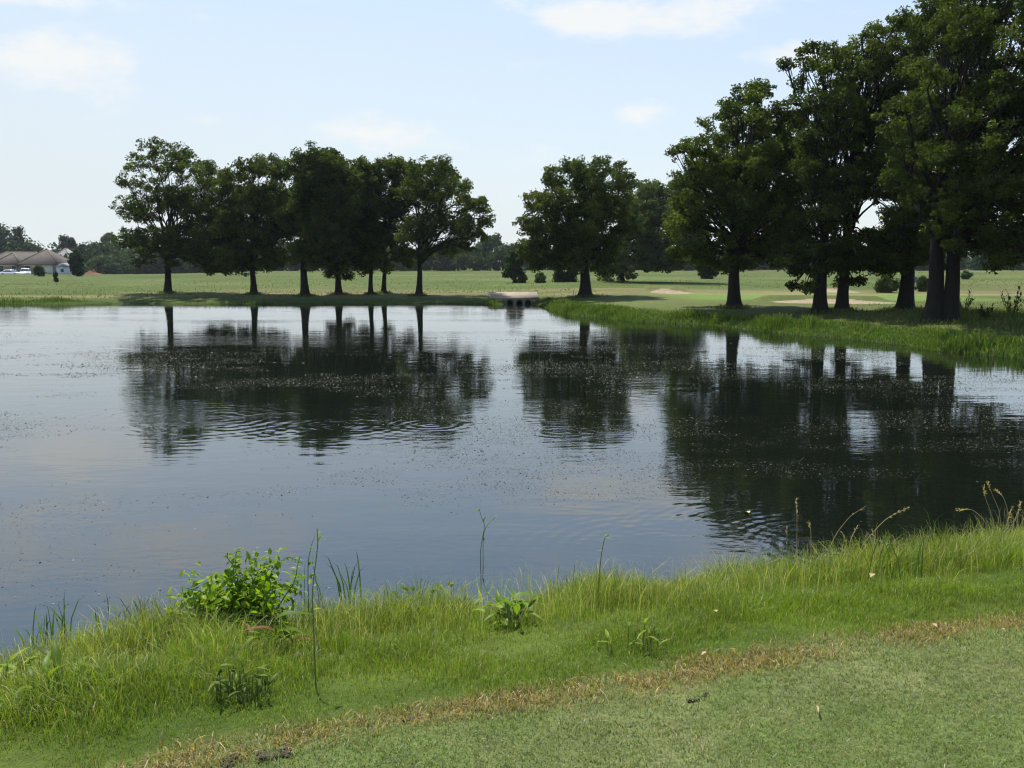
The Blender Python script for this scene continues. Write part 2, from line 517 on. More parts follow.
b.inputs["IOR"].default_value = 1.8; N.l(bp.outputs[0], b.inputs["Normal"])
N.l(b.outputs[0], N.n("ShaderNodeOutputMaterial").inputs[0])
M["water"] = m
wx = np.linspace(-56, 26, 42); wy = np.linspace(3.5, 63, 32)
WX, WY = np.meshgrid(wx, wy)
wi = np.arange(WX.size).reshape(WX.shape)
wq = np.stack([wi[:-1, :-1].ravel(), wi[:-1, 1:].ravel(), wi[1:, 1:].ravel(), wi[1:, :-1].ravel()], 1)
wt = mesh_np("pond_water", np.stack([WX.ravel(), WY.ravel(), 0 * WX.ravel()], 1), [wq], M["water"])
tag(wt, "still dark pond reflecting the oaks and sky", "pond", kind="structure")


# ------------------------------------------------------------------ leaf clouds and grass blades
def leaf_quads(ctr, nrm, size, aspect, col, rng):
    n = len(ctr)
    r = rng.normal(size=(n, 3)); t = np.cross(nrm, r); t /= np.linalg.norm(t, axis=1)[:, None] + 1e-9
    bt = np.cross(nrm, t)
    L = size[:, None] * 0.5; W = L * aspect
    v = np.stack([ctr - t * L, ctr + bt * W - t * L * 0.1 + nrm * L * 0.15, ctr + t * L - nrm * L * 0.2, ctr - bt * W - t * L * 0.1 + nrm * L * 0.15], 1).reshape(-1, 3)
    f = np.arange(n * 4).reshape(n, 4)
    return v, f, np.repeat(col, 4, 0)


def blades(x, y, z, h, w, lean, col, rng, tipcol=None, curl=1.0, face=None):
    """one tapering, bending blade per entry"""
    n = len(x)
    az = rng.uniform(0, 2 * np.pi, n); fa = rng.uniform(0, 2 * np.pi, n) if face is None else face
    dx, dy = np.cos(az), np.sin(az); sx, sy = np.cos(fa), np.sin(fa)
    base = np.stack([x, y, z], 1)
    ld = np.stack([dx, dy, np.zeros(n)], 1); sd = np.stack([sx, sy, np.zeros(n)], 1)
    up = np.array([0, 0, 1.0])
    lean = np.asarray(lean)[:, None]; hh = np.asarray(h)[:, None]; ww = np.asarray(w)[:, None]
    m1 = base + up * hh * 0.55 + ld * hh * lean * 0.30
    m2 = base + up * hh * (0.86 - 0.08 * lean) + ld * hh * lean * 0.72 * curl
    tp = base + up * hh * (1.0 - 0.28 * lean * curl) + ld * hh * lean * 1.15 * curl
    v = np.stack([base - sd * ww * .5, base + sd * ww * .5, m1 - sd * ww * .45, m1 + sd * ww * .45, m2 - sd * ww * .28, m2 + sd * ww * .28, tp], 1).reshape(-1, 3)
    o = (np.arange(n) * 7)[:, None]
    q = np.concatenate([o + np.array([[0, 1, 3, 2]]), o + np.array([[2, 3, 5, 4]])])
    t = o + np.array([[4, 5, 6]])
    tc = col if tipcol is None else tipcol
    cm = col * 0.6 + tc * 0.4
    c = np.stack([col, col, cm, cm, tc, tc, tc], 1).reshape(-1, 3)
    return v, [q, t], c


def pick(rng, n, palette, wts):
    pal = np.array(palette); w = np.array(wts, float); w /= w.sum()
    c = pal[rng.choice(len(pal), n, p=w)]
    return c * rng.uniform(0.75, 1.25, (n, 1)) * rng.uniform(0.94, 1.06, (n, 3))


# near bank
def near_points(n, rng, x0=-8.5, x1=10.5, y0=1.3, y1=10.5):
    x = rng.uniform(x0, x1, n); y = rng.uniform(y0, y1, n)
    keep = (np.abs(x) < y * 0.56 + 2.6) | (rng.uniform(size=n) < 0.07)
    x, y = x[keep], y[keep]
    return x, y, sdf(x, y), brown_e(x, y)


rng = np.random.default_rng(101)
x, y, d, e = near_points(1750000, rng)
tpar = e / (e + np.maximum(d, 0.0) + 1e-6)
hn = fbm(x * 1.6, y * 1.6, 201); hn2 = fbm(x * 0.55, y * 0.55, 205); hn3 = fbm(x * 5, y * 5, 207)
# --- tall bank grass
hh = 0.035 + 0.055 * sstep(0.05, 0.3, tpar) + 0.135 * sstep(0.28, 0.62, tpar + 0.25 * (hn2 - 0.5)) - 0.08 * sstep(0.8, 1.0, tpar)
hh = hh * (1 - .30 * sstep(.55, .95, tpar) - .22 * sstep(1.0, 3.0, x) * sstep(.4, .7, tpar) - .22 * sstep(-1.6, -2.8, x) * sstep(.4, .8, tpar))
hh = hh * .92 * (0.30 + 1.35 * sstep(.2, .85, hn)) * (0.8 + .5 * hn3) * rng.uniform(0.55, 1.3, len(x))
s = (e > 0.06) & (d > -0.12) & (rng.uniform(size=len(x)) < np.where(tpar < 0.33, 0.95, 0.46) * (0.55 + 0.9 * hn3))
xs, ys, ts, hs, h2 = x[s], y[s], tpar[s], hh[s], hn2[s]
n = len(xs)
lush = pick(rng, n, [(0.108, 0.200, 0.014), (0.148, 0.240, 0.02), (0.08, 0.148, 0.012), (0.19, 0.25, 0.035), (0.30, 0.27, 0.11)], [4, 4, 2, 2, 0.35])
tall = pick(rng, n, [(0.13, 0.215, 0.02), (0.18, 0.25, 0.035), (0.09, 0.16, 0.015), (0.25, 0.28, 0.08), (0.38, 0.33, 0.17)], [4, 4, 2.5, 2.0, 0.6])
mixn = sstep(0.25, 0.65, ts + 0.5 * (h2 - 0.5))
cb = np.where((rng.uniform(size=n) < mixn)[:, None], tall, lush)
vr = (0.62 + 0.62 * fbm(xs * 2.1, ys * 2.1, 811)) * (0.75 + 0.5 * fbm(xs * .7, ys * .7, 813))
cb = 1.12 * cb * vr[:, None] * np.array([1.04, .93, 1.1])
cb = cb + np.array([.06, .035, .012]) * (sstep(.55, .75, fbm(xs * 1.3, ys * 1.3, 815)) * mixn)[:, None]
tip = cb * 0.8 + np.array([0.28, 0.29, 0.09]) * 0.2
v, f, c = blades(xs, ys, height(xs, ys) - 0.012, hs, rng.uniform(0.0018, 0.0040, n) * (0.75 + 1.7 * hs), np.clip(rng.gamma(2.0, 0.22, n), 0.05, 1.3), cb, rng, tip)
k2_ = (ts > 0.34) & (rng.uniform(size=n) < 0.028)
xq, yq = xs[k2_], ys[k2_]; nq = len(xq)
cq = pick(rng, nq, [(0.42, 0.38, 0.20), (0.30, 0.32, 0.12), (0.20, 0.26, 0.07)], [3, 3, 2])
v2, f2, c2 = blades(xq, yq, height(xq, yq) - .01, rng.uniform(.17, .36, nq), rng.uniform(.0016, .003, nq), np.clip(rng.gamma(2, .16, nq), .03, .9), cq, rng, cq * 1.15)
f = [np.concatenate([f[0], f2[0] + len(v)]), np.concatenate([f[1], f2[1] + len(v)])]; v = np.concatenate([v, v2]); c = np.concatenate([c, c2])
tag(mesh_np("bank_grass", v, f, M["grass"], None, c), "unmown tall green grass on the near bank", "grass", kind="stuff")
NB = n
# --- mown lawn
s = (e < 0.10) & (rng.uniform(size=len(x)) < 0.9) & (y < 6.5) & (np.abs(x) < y * .56 + 1.6 + rng.normal(0, .25, len(x)))
xs, ys, es = x[s], y[s], e[s]; n = len(xs)
xs = np.concatenate([xs, xs + rng.normal(0, .02, n)]); ys = np.concatenate([ys, ys + rng.normal(0, .02, n)]); n *= 2
pt = fbm(xs * 1.5, ys * 2.2, 301); p2 = fbm(xs * 4, ys * 4, 303)
gr = pick(rng, n, [(0.132, 0.192, 0.045), (0.18, 0.232, 0.07), (0.098, 0.15, 0.033), (0.26, 0.28, 0.13)], [4, 4, 1.4, 3.2])
st = pick(rng, n, [(0.36, 0.31, 0.17), (0.26, 0.22, 0.11), (0.46, 0.42, 0.27)], [3, 3, 1])
cb = np.where((rng.uniform(size=n) < 0.05 + 0.6 * sstep(0.56, 0.8, 0.6 * pt + 0.4 * p2))[:, None], st, gr)
v, f, c = blades(xs, ys, height(xs, ys) - 0.006, rng.uniform(0.012, 0.026, n), rng.uniform(0.0016, 0.0032, n), np.clip(rng.gamma(3, 0.28, n), 0.1, 1.6), cb, rng)
tag(mesh_np("mown_grass", v, f, M["grass"], None, c), "short mown lawn beside the pond bank", "lawn", kind="stuff")
# --- scalped dry strip
wob = (fbm(x * 1.1, y * 1.1, 401) - 0.5) * 0.35
s = (np.abs(e + 0.04 + wob * 0.5) < 0.30) & (rng.uniform(size=len(x)) < 0.10 * (np.abs(e) < .14) + 1.1 * strip_mask(x, y))
xs, ys = x[s], y[s]; n = len(xs)
cb = pick(rng, n, [(0.37, 0.28, 0.16), (0.26, 0.175, 0.09), (0.48, 0.40, 0.25), (0.18, 0.11, 0.05), (0.14, 0.18, 0.05)], [4, 2.2, 2.4, 1.4, 3.5])
v, f, c = blades(xs, ys, height(xs, ys) - 0.005, rng.uniform(0.015, 0.048, n), rng.uniform(0.0024, 0.0045, n), np.clip(rng.gamma(2.4, 0.3, n), 0.1, 1.6), cb * np.array([1.05, .95, .85]), rng)
tag(mesh_np("dry_grass_strip", v, f, M["grass"], None, c), "strip of dry brown scalped grass between lawn and tall grass", "grass", kind="stuff")

# --- far banks and meadow
rng = np.random.default_rng(111)


def far_blades(name, label, x, y, h, w, pal, wts, leanm=0.3):
    n = len(x)
    cb = pick(rng, n, pal, wts)
    tone = fbm(x * 0.35, y * 0.35, 511); cb = cb * (0.7 + 0.6 * tone)[:, None]
    v, f, c = blades(x, y, height(x, y) - 0.02, h, w, np.clip(rng.gamma(2, leanm / 2, n), 0.03, 1.4), cb, rng, cb * 0.75 + 0.25 * np.array([0.2, 0.22, 0.07]))
    o = mesh_np(name, v, f, M["grass"], None, c)
    return tag(o, label, "grass", kind="stuff")


x = rng.uniform(0, 26, 420000); y = rng.uniform(22, 57, 420000); d = sdf(x, y)
s = (d > -0.35) & (d < 3.2 + 2 * (fbm(x * .3, y * .3, 5) - .5)) & (rng.uniform(size=len(x)) < sstep(2.6, 0.8, d) * 1.3 * (0.25 + 1.2 * fbm(x * 0.9, y * 0.9, 6)))
x, y, d = x[s], y[s], d[s]
h = (0.07 + 0.40 * sstep(2.2, 0.5, d) * sstep(.38, .8, fbm(x * .8, y * .8, 7)) + .06 * sstep(1.6, .4, d)) * rng.uniform(0.55, 1.25, len(x)) * (0.55 + 0.45 * sstep(-0.4, 0.2, d))
far_blades("reed_grass", "bright green tall grass fringing the right bank", x, y, h, rng.uniform(.014, .03, len(x)),
           [(0.058, 0.12, 0.011), (0.08, 0.15, 0.014), (0.038, 0.078, 0.009), (0.13, 0.14, 0.04)], [4, 3, 3.4, 1.2])
x = rng.uniform(-42, 3, 260000); y = rng.uniform(48, 60, 260000); d = sdf(x, y)
s = (d > -0.25) & (d < 2.6) & (rng.uniform(size=len(x)) < 0.75 * (0.3 + fbm(x * .7, y * .7, 6)))
x, y, d = x[s], y[s], d[s]
h = (0.04 + 0.26 * sstep(.45, .85, fbm(x * .5, y * .5, 9))) * rng.uniform(0.5, 1.3, len(x))
far_blades("shore_grass", "dark green grass along the far left shore", x, y, h, rng.uniform(.02, .04, len(x)),
           [(0.07, 0.135, 0.013), (0.10, 0.17, 0.02), (0.045, 0.085, 0.01), (0.15, 0.15, 0.05)], [4, 3, 3, 1])
# meadow
n = 150000
y = 57 + 170 * rng.uniform(size=n) ** 1.7; x = rng.uniform(-1, 1, n) * (y * 0.62 + 6)
d = sdf(x, y)
s = (d > 1.5) & (bunk_mask(x, y) < 0.1) & (fbm(x * .22, y * .22, 15) > 0.40)
x, y = x[s], y[s]
s2_ = ~((y < 78) & (x > 6)) & (rng.uniform(size=len(x)) < .22); x, y = x[s2_], y[s2_]
h = rng.uniform(.04, .14, len(x)) * (0.6 + 0.8 * fbm(x * .1, y * .1, 17))
far_blades("meadow_grass", "rough green and tan meadow grass beyond the trees", x, y, h, rng.uniform(.03, .07, len(x)),
           [(0.08, 0.112, 0.024), (0.10, 0.128, 0.034), (0.065, 0.092, 0.018), (0.15, 0.135, 0.06)], [4, 4, 2, 1.0], 0.5)
# shaded rough under the grove
x = rng.uniform(6, 34, 90000); y = rng.uniform(26, 52, 90000); d = sdf(x, y)
s = (d > 1.2) & (bunk_mask(x, y) < 0.1) & ((y < 42) | (rng.uniform(size=len(x)) < 0.25))
x, y = x[s], y[s]
far_blades("grove_grass", "rough shaded grass under the right grove", x, y, np.where(y > 41, .3, 1.0) * rng.uniform(.06, .2, len(x)) * (0.5 + sstep(14, 18, x) * (0.5 + fbm(x * .5, y * .5, 4))), rng.uniform(.016, .03, len(x)),
           [(0.07, 0.11, 0.02), (0.10, 0.13, 0.03), (0.20, 0.15, 0.07)], [4, 3, 1.5], 0.5)


# ------------------------------------------------------------------ trees
def curve_pts(a, b, n, bow, rng, wob=0.0):
    a = np.asarray(a, float); b = np.asarray(b, float)
    t = np.linspace(0, 1, n)[:, None]
    p = a * (1 - t) + b * t + np.asarray(bow) * (4 * t * (1 - t))
    if wob: p[1:-1] += rng.normal(0, wob, (n - 2, 3))
    return p


TREES = []
GR1 = "oaks in the row along the far bank"; GR2 = "oaks of the right bank grove"


def make_tree(name, label, cat, tpx, tpy, lobes, tr, seed, leaf=0.17, dens=1.0, tint=(0.044, 0.066, 0.014), group=None, depth=None,
              depthk=0.85, copies=3, fork=0.30, double=False, tintvar=0.25, lowleaf=False, lean=0.0, lit=(0.115, 0.145, 0.025)):
    rng = np.random.default_rng(seed)
    if depth is None:
        g0 = ground(tpx, tpy)
    else:
        p = at(tpx, tpy, depth); g0 = np.array([p[0], depth, hz(p[0], depth)])
    root = thing(name, g0, label, cat, group)
    Y = g0[1]; k = Y / F
    TREES.append((g0[0], g0[1], tr))
    FR = [(at(l_[0], l_[1], Y + l_[3]) - g0, l_[2] * k * 1.1) for l_ in lobes if len(l_) == 4]
    L0 = [(at(l_[0], l_[1], Y) - g0, l_[2] * k * 1.13) for l_ in lobes if len(l_) == 3]
    xs = np.array([p[0] for p, r in L0]); cx = (xs.min() + xs.max()) / 2; hw = (xs.max() - xs.min()) / 2 + 0.5
    L = []
    for p, r in L0:
        span = hw * depthk * math.sqrt(max(0.12, 1 - 0.85 * ((p[0] - cx) / hw) ** 2))
        offs = np.linspace(-1, 1, copies) if copies > 1 else [0]
        for j, o in enumerate(offs):
            q = p.copy(); dy_ = (o + rng.uniform(-.4, .4)) * span * 0.8
            q[1] += dy_
            if dy_ < 0 and Y < 40:      # the crown domes down towards its rim
                q[2] += dy_ * max(0, q[2] - 3.0) * 0.03; q[0] += dy_ * (q[0] - cx) * 0.03
            q[0] += rng.normal(0, 0.12 * r); q[2] += rng.normal(0, 0.10 * r) - abs(o) * 0.25 * r
            L.append((q, r * rng.uniform(0.82, 1.08)))
    L += FR
    # wood
    w = MB()
    top = max(p[2] for p, r in L0); low = min(p[2] - r for p, r in L0)
    hf = max(low + 0.3, top * fork)
    trunks = [(0.0, 0.0, tr)] if not double else [(-tr * 0.44, 0.08, tr * 0.60), (tr * 0.46, -0.08, tr * 0.56)]
    axis = []
    for (ox, oy, r0) in trunks:
        sgn = 1 if ox >= 0 else -1
        tip = np.array([cx * 0.35 + ox * 1.8, oy, top * 0.8])
        zz = np.concatenate([[-0.25, 0.0, 0.12, 0.35, 0.8], np.linspace(1.5, tip[2], 9)])
        pts, rad = [], []
        for z in zz:
            t = max(z, 0) / tip[2]
            pts.append([ox + lean * t + (tip[0] - ox) * t ** 2 + 0.10 * math.sin(z * 1.1 + seed) * min(1, t * 3), oy + 0.08 * math.cos(z * 0.9 + seed) * min(1, t * 3), z])
            fl = 1 + 0.5 * math.exp(-max(z, 0) / 0.25)
            rad.append(r0 * fl * max(0.07, (1 - 0.93 * t ** 0.8)))
        w.tube(pts, rad, 10)
        axis.append((np.array(pts), np.array(rad)))
    for p, r in L:
        ax, rd = axis[0] if (not double or p[0] < 0) else axis[1]
        zt = np.clip(p[2] * 0.55 + 0.2 - 0.25 * np.hypot(p[0], p[1]), hf * rng.uniform(0.75, 1.1), top * 0.75)
        i = np.searchsorted(ax[:, 2], zt); i = min(max(i, 1), len(ax) - 1)
        a = ax[i - 1] + (ax[i] - ax[i - 1]) * ((zt - ax[i - 1][2]) / (ax[i][2] - ax[i - 1][2] + 1e-6))
        ln = np.linalg.norm(p - a)
        bow = np.array([0, 0, 0.10 * ln]) + rng.normal(0, 0.05 * ln, 3)
        r1 = min(0.36 * rd[i - 1], 0.02 + 0.016 * ln)
        pts = curve_pts(a, p, 7, bow, rng, 0.03 * ln)
        w.tube(pts, np.linspace(r1, 0.018, 7), 5, cap=False)
        for _ in range(5):
            v = unit(rng.normal(size=3)) * r * rng.uniform(.5, .95)
            s0 = pts[rng.integers(3, 7)]
            w.tube(curve_pts(s0, p + v, 4, rng.normal(0, .08, 3), rng), np.linspace(0.022, 0.006, 4), 4, cap=False)
    w.build("trunk", M["bark"], root, True)
    # leaves
    CT, NM, SZ, CO = [], [], [], []
    tint = np.array(tint); lit = np.array(lit)
    for p, r in L:
        nc = max(8, int(24 * (r / 0.9) ** 2 * dens * rng.uniform(.7, 1.25)))
        lobt = rng.uniform(0, 1) ** 1.4
        for _ in range(nc):
            u = unit(rng.normal(size=3)); u[2] *= 0.85
            cc_ = p + u * r * rng.uniform(0.35, 1.0) ** 0.6
            rc = rng.uniform(0.18, 0.40) * (0.6 + 0.4 * r)
            nl = int(52 * (rc / 0.33) ** 2 * (0.17 / leaf) ** 1.5 * (1.35 if group == GR2 else 1.12))
            q = rng.normal(size=(nl, 3)); q /= np.linalg.norm(q, axis=1)[:, None]
            q *= (rng.uniform(0, 1, (nl, 1)) ** 0.5) * rc * np.array([1.15, 1.15, 0.8])
            CT.append(cc_ + q)
            nn = rng.normal(size=(nl, 3)) * 0.75 + u * 0.5 + np.array([0, 0, 0.55])
            NM.append(nn / (np.linalg.norm(nn, axis=1)[:, None] + 1e-9))
            SZ.append(leaf * 0.9 * rng.uniform(0.6, 1.35, nl))
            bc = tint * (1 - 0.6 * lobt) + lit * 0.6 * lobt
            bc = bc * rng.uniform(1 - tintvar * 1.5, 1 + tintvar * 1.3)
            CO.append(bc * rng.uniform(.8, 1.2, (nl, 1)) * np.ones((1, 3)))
    CT = np.concatenate(CT); NM = np.concatenate(NM); SZ = np.concatenate(SZ); CO = np.concatenate(CO)
    zlim = 0.15
    CT[:, 2] = np.maximum(CT[:, 2], zlim)
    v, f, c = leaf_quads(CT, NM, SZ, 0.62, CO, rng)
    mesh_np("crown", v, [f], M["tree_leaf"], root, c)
    return root


make_tree("oak_tree", "oak with a ragged open crown at the left end of the far bank row", "tree", 168, 299,
          [(165, 149, 10), (150, 163, 11), (185, 161, 13), (205, 172, 12), (215, 184, 10), (141, 181, 9), (133, 206, 11), (146, 210, 10), (132, 235, 11), (163, 195, 13), (185, 192, 15),
           (205, 210, 16), (155, 238, 14), (178, 232, 16), (205, 240, 16), (217, 256, 12), (150, 256, 8), (190, 254, 12), (221, 268, 6), (226, 215, 13), (230, 240, 11)], 0.27, 1, dens=0.85, group=GR1, lean=0.3)
make_tree("oak_tree", "oak with a narrow crown and low leafy skirt, second trunk of the far bank row", "tree", 254, 300,
          [(255, 165, 11), (243, 172, 9), (271, 168, 12), (246, 195, 16), (270, 200, 18), (236, 222, 16), (262, 232, 17), (285, 226, 14), (237, 250, 13), (272, 256, 12), (292, 200, 14), (236, 266, 7), (252, 264, 8), (284, 168, 11), (228, 196, 12), (230, 180, 9), (224, 225, 12)],
          0.24, 2, dens=1.1, group=GR1, lit=(0.10, 0.12, 0.022))
make_tree("oak_tree", "oak with the tallest domed crown in the middle of the far bank row", "tree", 305, 297,
          [(319, 155, 13), (334, 160, 12), (302, 164, 12), (346, 176, 14), (318, 184, 21), (340, 200, 19), (298, 214, 18), (325, 230, 20), (302, 248, 14), (342, 247, 12), (318, 258, 9)],
          0.30, 3, dens=1.25, group=GR1, tint=(0.040, 0.062, 0.016))
make_tree("oak_tree", "oak with drooping low sprays just right of the tallest domed crown", "tree", 339, 300,
          [(356, 182, 15), (350, 214, 18), (367, 232, 16), (335, 246, 12), (356, 256, 11), (368, 204, 16), (331, 272, 6), (347, 273, 6), (340, 262, 8)], 0.25, 4, dens=1.15, group=GR1)
make_tree("oak_tree", "slim oak, left one of the two close trunks in the far bank row", "tree", 371, 300,
          [(384, 166, 11), (373, 180, 12), (364, 210, 14), (372, 238, 14), (376, 257, 9), (366, 268, 6), (366, 172, 11), (360, 166, 8)], 0.18, 5, dens=1.2, group=GR1)
make_tree("oak_tree", "slim oak, right one of the two close trunks in the far bank row", "tree", 384, 299,
          [(395, 165, 11), (404, 180, 14), (393, 202, 16), (388, 232, 14), (400, 250, 10), (386, 266, 6), (408, 260, 6)], 0.19, 6, dens=1.1, group=GR1)
make_tree("oak_tree", "oak with long side boughs at the right end of the far bank row", "tree", 419, 296,
          [(422, 168, 11), (443, 168, 12), (458, 182, 12), (438, 192, 15), (414, 192, 14), (467, 202, 12), (481, 203, 9), (486, 220, 8), (478, 234, 8), (462, 224, 12), (438, 220, 14), (414, 226, 15), (424, 248, 9), (448, 246, 9), (404, 252, 8), (466, 243, 7)],
          0.24, 7, dens=0.95, group=GR1, lit=(0.10, 0.125, 0.025))
make_tree("oak_tree", "thick trunked round oak standing alone right of the concrete culvert", "tree", 585, 297,
          [(575, 167, 12), (597, 166, 11), (553, 178, 12), (618, 166, 8), (588, 184, 17), (622, 182, 12), (536, 198, 12), (560, 202, 17), (590, 212, 19), (614, 206, 17), (527, 222, 11), (545, 230, 16), (574, 234, 18),
           (603, 238, 18), (626, 226, 10), (529, 248, 11), (549, 256, 11), (575, 256, 11), (600, 260, 11), (537, 264, 6)], 0.40, 8, dens=1.0, group=None, lit=(0.10, 0.12, 0.025))
make_tree("bushy_tree", "paler bushy tree leafy to the ground behind the round oak", "tree", 622, 281,
          [(650, 188, 10), (672, 192, 11), (640, 204, 14), (664, 214, 16), (632, 226, 12), (648, 238, 14), (622, 244, 10), (655, 252, 10), (668, 250, 10), (680, 240, 10), (640, 258, 10), (618, 262, 9), (626, 272, 7), (608, 268, 8), (605, 276, 6), (682, 224, 12), (690, 205, 10), (696, 226, 12), (690, 182, 9), (650, 206, 13), (662, 264, 8), (676, 258, 9), (640, 222, 13), (694, 246, 10), (648, 262, 9)],
          0.25, 9, leaf=0.24, dens=0.95, depth=96, tint=(0.06, 0.085, 0.03), lit=(0.11, 0.14, 0.04), tintvar=0.3)
make_tree("oak_tree", "broad oak with a lone trunk at the left side of the right grove", "tree", 734, 308,
          [(762, 89, 10), (742, 97, 11), (723, 113, 10), (736, 128, 14), (761, 122, 16), (702, 146, 13), (690, 176, 13), (713, 166, 18), (743, 164, 20), (773, 155, 18), (786, 125, 13), (701, 206, 15), (729, 208, 20),
           (763, 208, 20), (792, 196, 17), (688, 228, 9), (717, 240, 12), (752, 242, 13), (781, 238, 13), (683, 150, 9), (737, 262, 8), (765, 258, 8), (684, 200, 13), (691, 248, 11), (706, 254, 9), (675, 226, 12), (800, 230, 13), (785, 180, 15), (796, 150, 13), (778, 216, 16), (770, 240, 13), (748, 190, 17), (712, 190, 16), (720, 262, 8), (790, 256, 9)], 0.32, 10, leaf=0.15, dens=1.05, group=GR2)
make_tree("oak_tree", "tall oak with two lifted top tufts, left of the grove's close pair of trunks", "tree", 820, 313,
          [(800, 56, 7), (824, 52, 10), (845, 58, 10), (812, 73, 11), (838, 80, 13), (801, 100, 13), (825, 108, 16), (848, 106, 13), (812, 138, 16), (838, 142, 16), (802, 174, 15), (825, 182, 16), (800, 218, 13), (822, 222, 12),
           (804, 248, 9), (806, 268, 6), (803, 286, 5), (822, 252, 11), (790, 242, 11), (780, 258, 8), (850, 180, 13), (812, 205, 13), (838, 205, 11), (835, 118, 14), (815, 160, 14), (838, 240, 10), (832, 265, 8)], 0.30, 11, leaf=0.14, dens=0.95, group=GR2)
make_tree("oak_tree", "oak with sunlit sprouts hanging low on its trunk, right of the close pair", "tree", 842, 311,
          [(880, 31, 12), (903, 25, 12), (863, 43, 9), (889, 54, 15), (868, 84, 14), (893, 93, 16), (864, 116, 15), (880, 146, 15), (858, 170, 14), (842, 240, 9), (847, 262, 8), (836, 252, 7), (842, 214, 12), (872, 188, 10), (850, 280, 5), (858, 254, 9), (858, 132, 14), (872, 62, 12), (855, 76, 11), (868, 160, 13), (880, 112, 14), (850, 190, 11), (878, 245, 10)],
          0.27, 12, leaf=0.14, dens=1.0, group=GR2, lit=(0.115, 0.14, 0.03))
make_tree("oak_tree", "oak with a dark straight trunk beside the huge double trunk", "tree", 905, 311,
          [(916, 40, 16), (933, 66, 17), (906, 88, 17), (921, 116, 19), (902, 146, 18), (928, 154, 18), (918, 186, 14), (938, 196, 13), (890, 234, 13), (910, 246, 12), (870, 236, 9), (925, 240, 12), (880, 256, 9), (900, 260, 8), (926, 257, 9), (944, 244, 11), (905, 215, 13), (882, 190, 11), (896, 172, 13), (908, 120, 15), (900, 235, 12), (915, 225, 12), (870, 262, 8), (892, 268, 7)], 0.36, 13, leaf=0.14, dens=1.05, group=GR2)
make_tree("oak_tree", "largest oak with a thick double trunk nearest the water", "tree", 941, 322,
          [(952, 18, 13), (966, 8, 16), (990, 0, 19), (1016, 4, 20), (952, 44, 18), (987, 44, 22), (1020, 50, 22), (943, 86, 16), (973, 92, 21), (1008, 98, 22), (948, 130, 18), (982, 136, 21), (1018, 146, 22), (952, 168, 17),
           (986, 180, 20), (1020, 196, 20), (946, 202, 12), (974, 216, 14), (1003, 226, 15), (1032, 236, 17), (1048, 100, 28), (1052, 170, 26), (974, -22, 22), (1000, -34, 26), (1042, -26, 26), (1072, 60, 24), (1076, 130, 24), (1060, 225, 16), (975, 245, 8), (1012, 256, 8), (936, 178, 15), (926, 206, 12), (940, 226, 11), (955, 232, 12), (928, 150, 14), (934, 112, 14), (962, 250, 8), (935, 165, 14, -2.4), (960, 188, 15, -2.8), (946, 212, 12, -2.6), (931, 232, 8, -2.2), (966, 224, 11, -2.4), (950, 150, 15, -2.6), (975, 205, 14, -2.8), (956, 244, 8, -2.2), (902, 148, 13, -2.5), (886, 122, 11, -2.0), (906, 102, 14, -2.3), (892, 180, 10, -2.5), (912, 192, 11, -2.8), (918, 66, 13, -1.5)],
          0.56, 14, leaf=0.125, dens=0.9, depthk=1.45, copies=4, group=GR2, double=True, lit=(0.115, 0.14, 0.028))


make_tree("oak_tree", "oak at the picture's right edge showing only its hanging boughs", "tree", 1118, 330,
          [(1080, 20, 26), (1110, 60, 30), (1150, 90, 30), (1066, 90, 24), (1090, 130, 28), (1140, 160, 28), (1060, 160, 22), (1034, 190, 18), (1075, 200, 24), (1120, 220, 24), (1160, 200, 22), (1030, 236, 14), (1060, 245, 14), (1022, 258, 9), (1130, 10, 28)],
          0.42, 15, leaf=0.125, dens=0.8, depthk=1.3, group=GR2)

qx, qy, qh = [], [], []
for (tx_, ty_, tr_) in TREES:
    n_ = 520
    a_ = RNG.uniform(0, 6.28, n_); r_ = tr_ * (1.0 + np.abs(RNG.normal(0, 1.1, n_)))
    qx.append(tx_ + np.cos(a_) * r_); qy.append(ty_ + np.sin(a_) * r_); qh.append(RNG.uniform(.06, .26, n_))
qx, qy, qh = np.concatenate(qx), np.concatenate(qy), np.concatenate(qh)
far_blades("rough_grass", "longer unmown grass round the oak trunks", qx, qy, qh, RNG.uniform(.014, .03, len(qx)), [(0.06, 0.095, 0.018), (0.09, 0.12, 0.03), (0.16, 0.13, 0.06)], [4, 3, 1.3], .5)

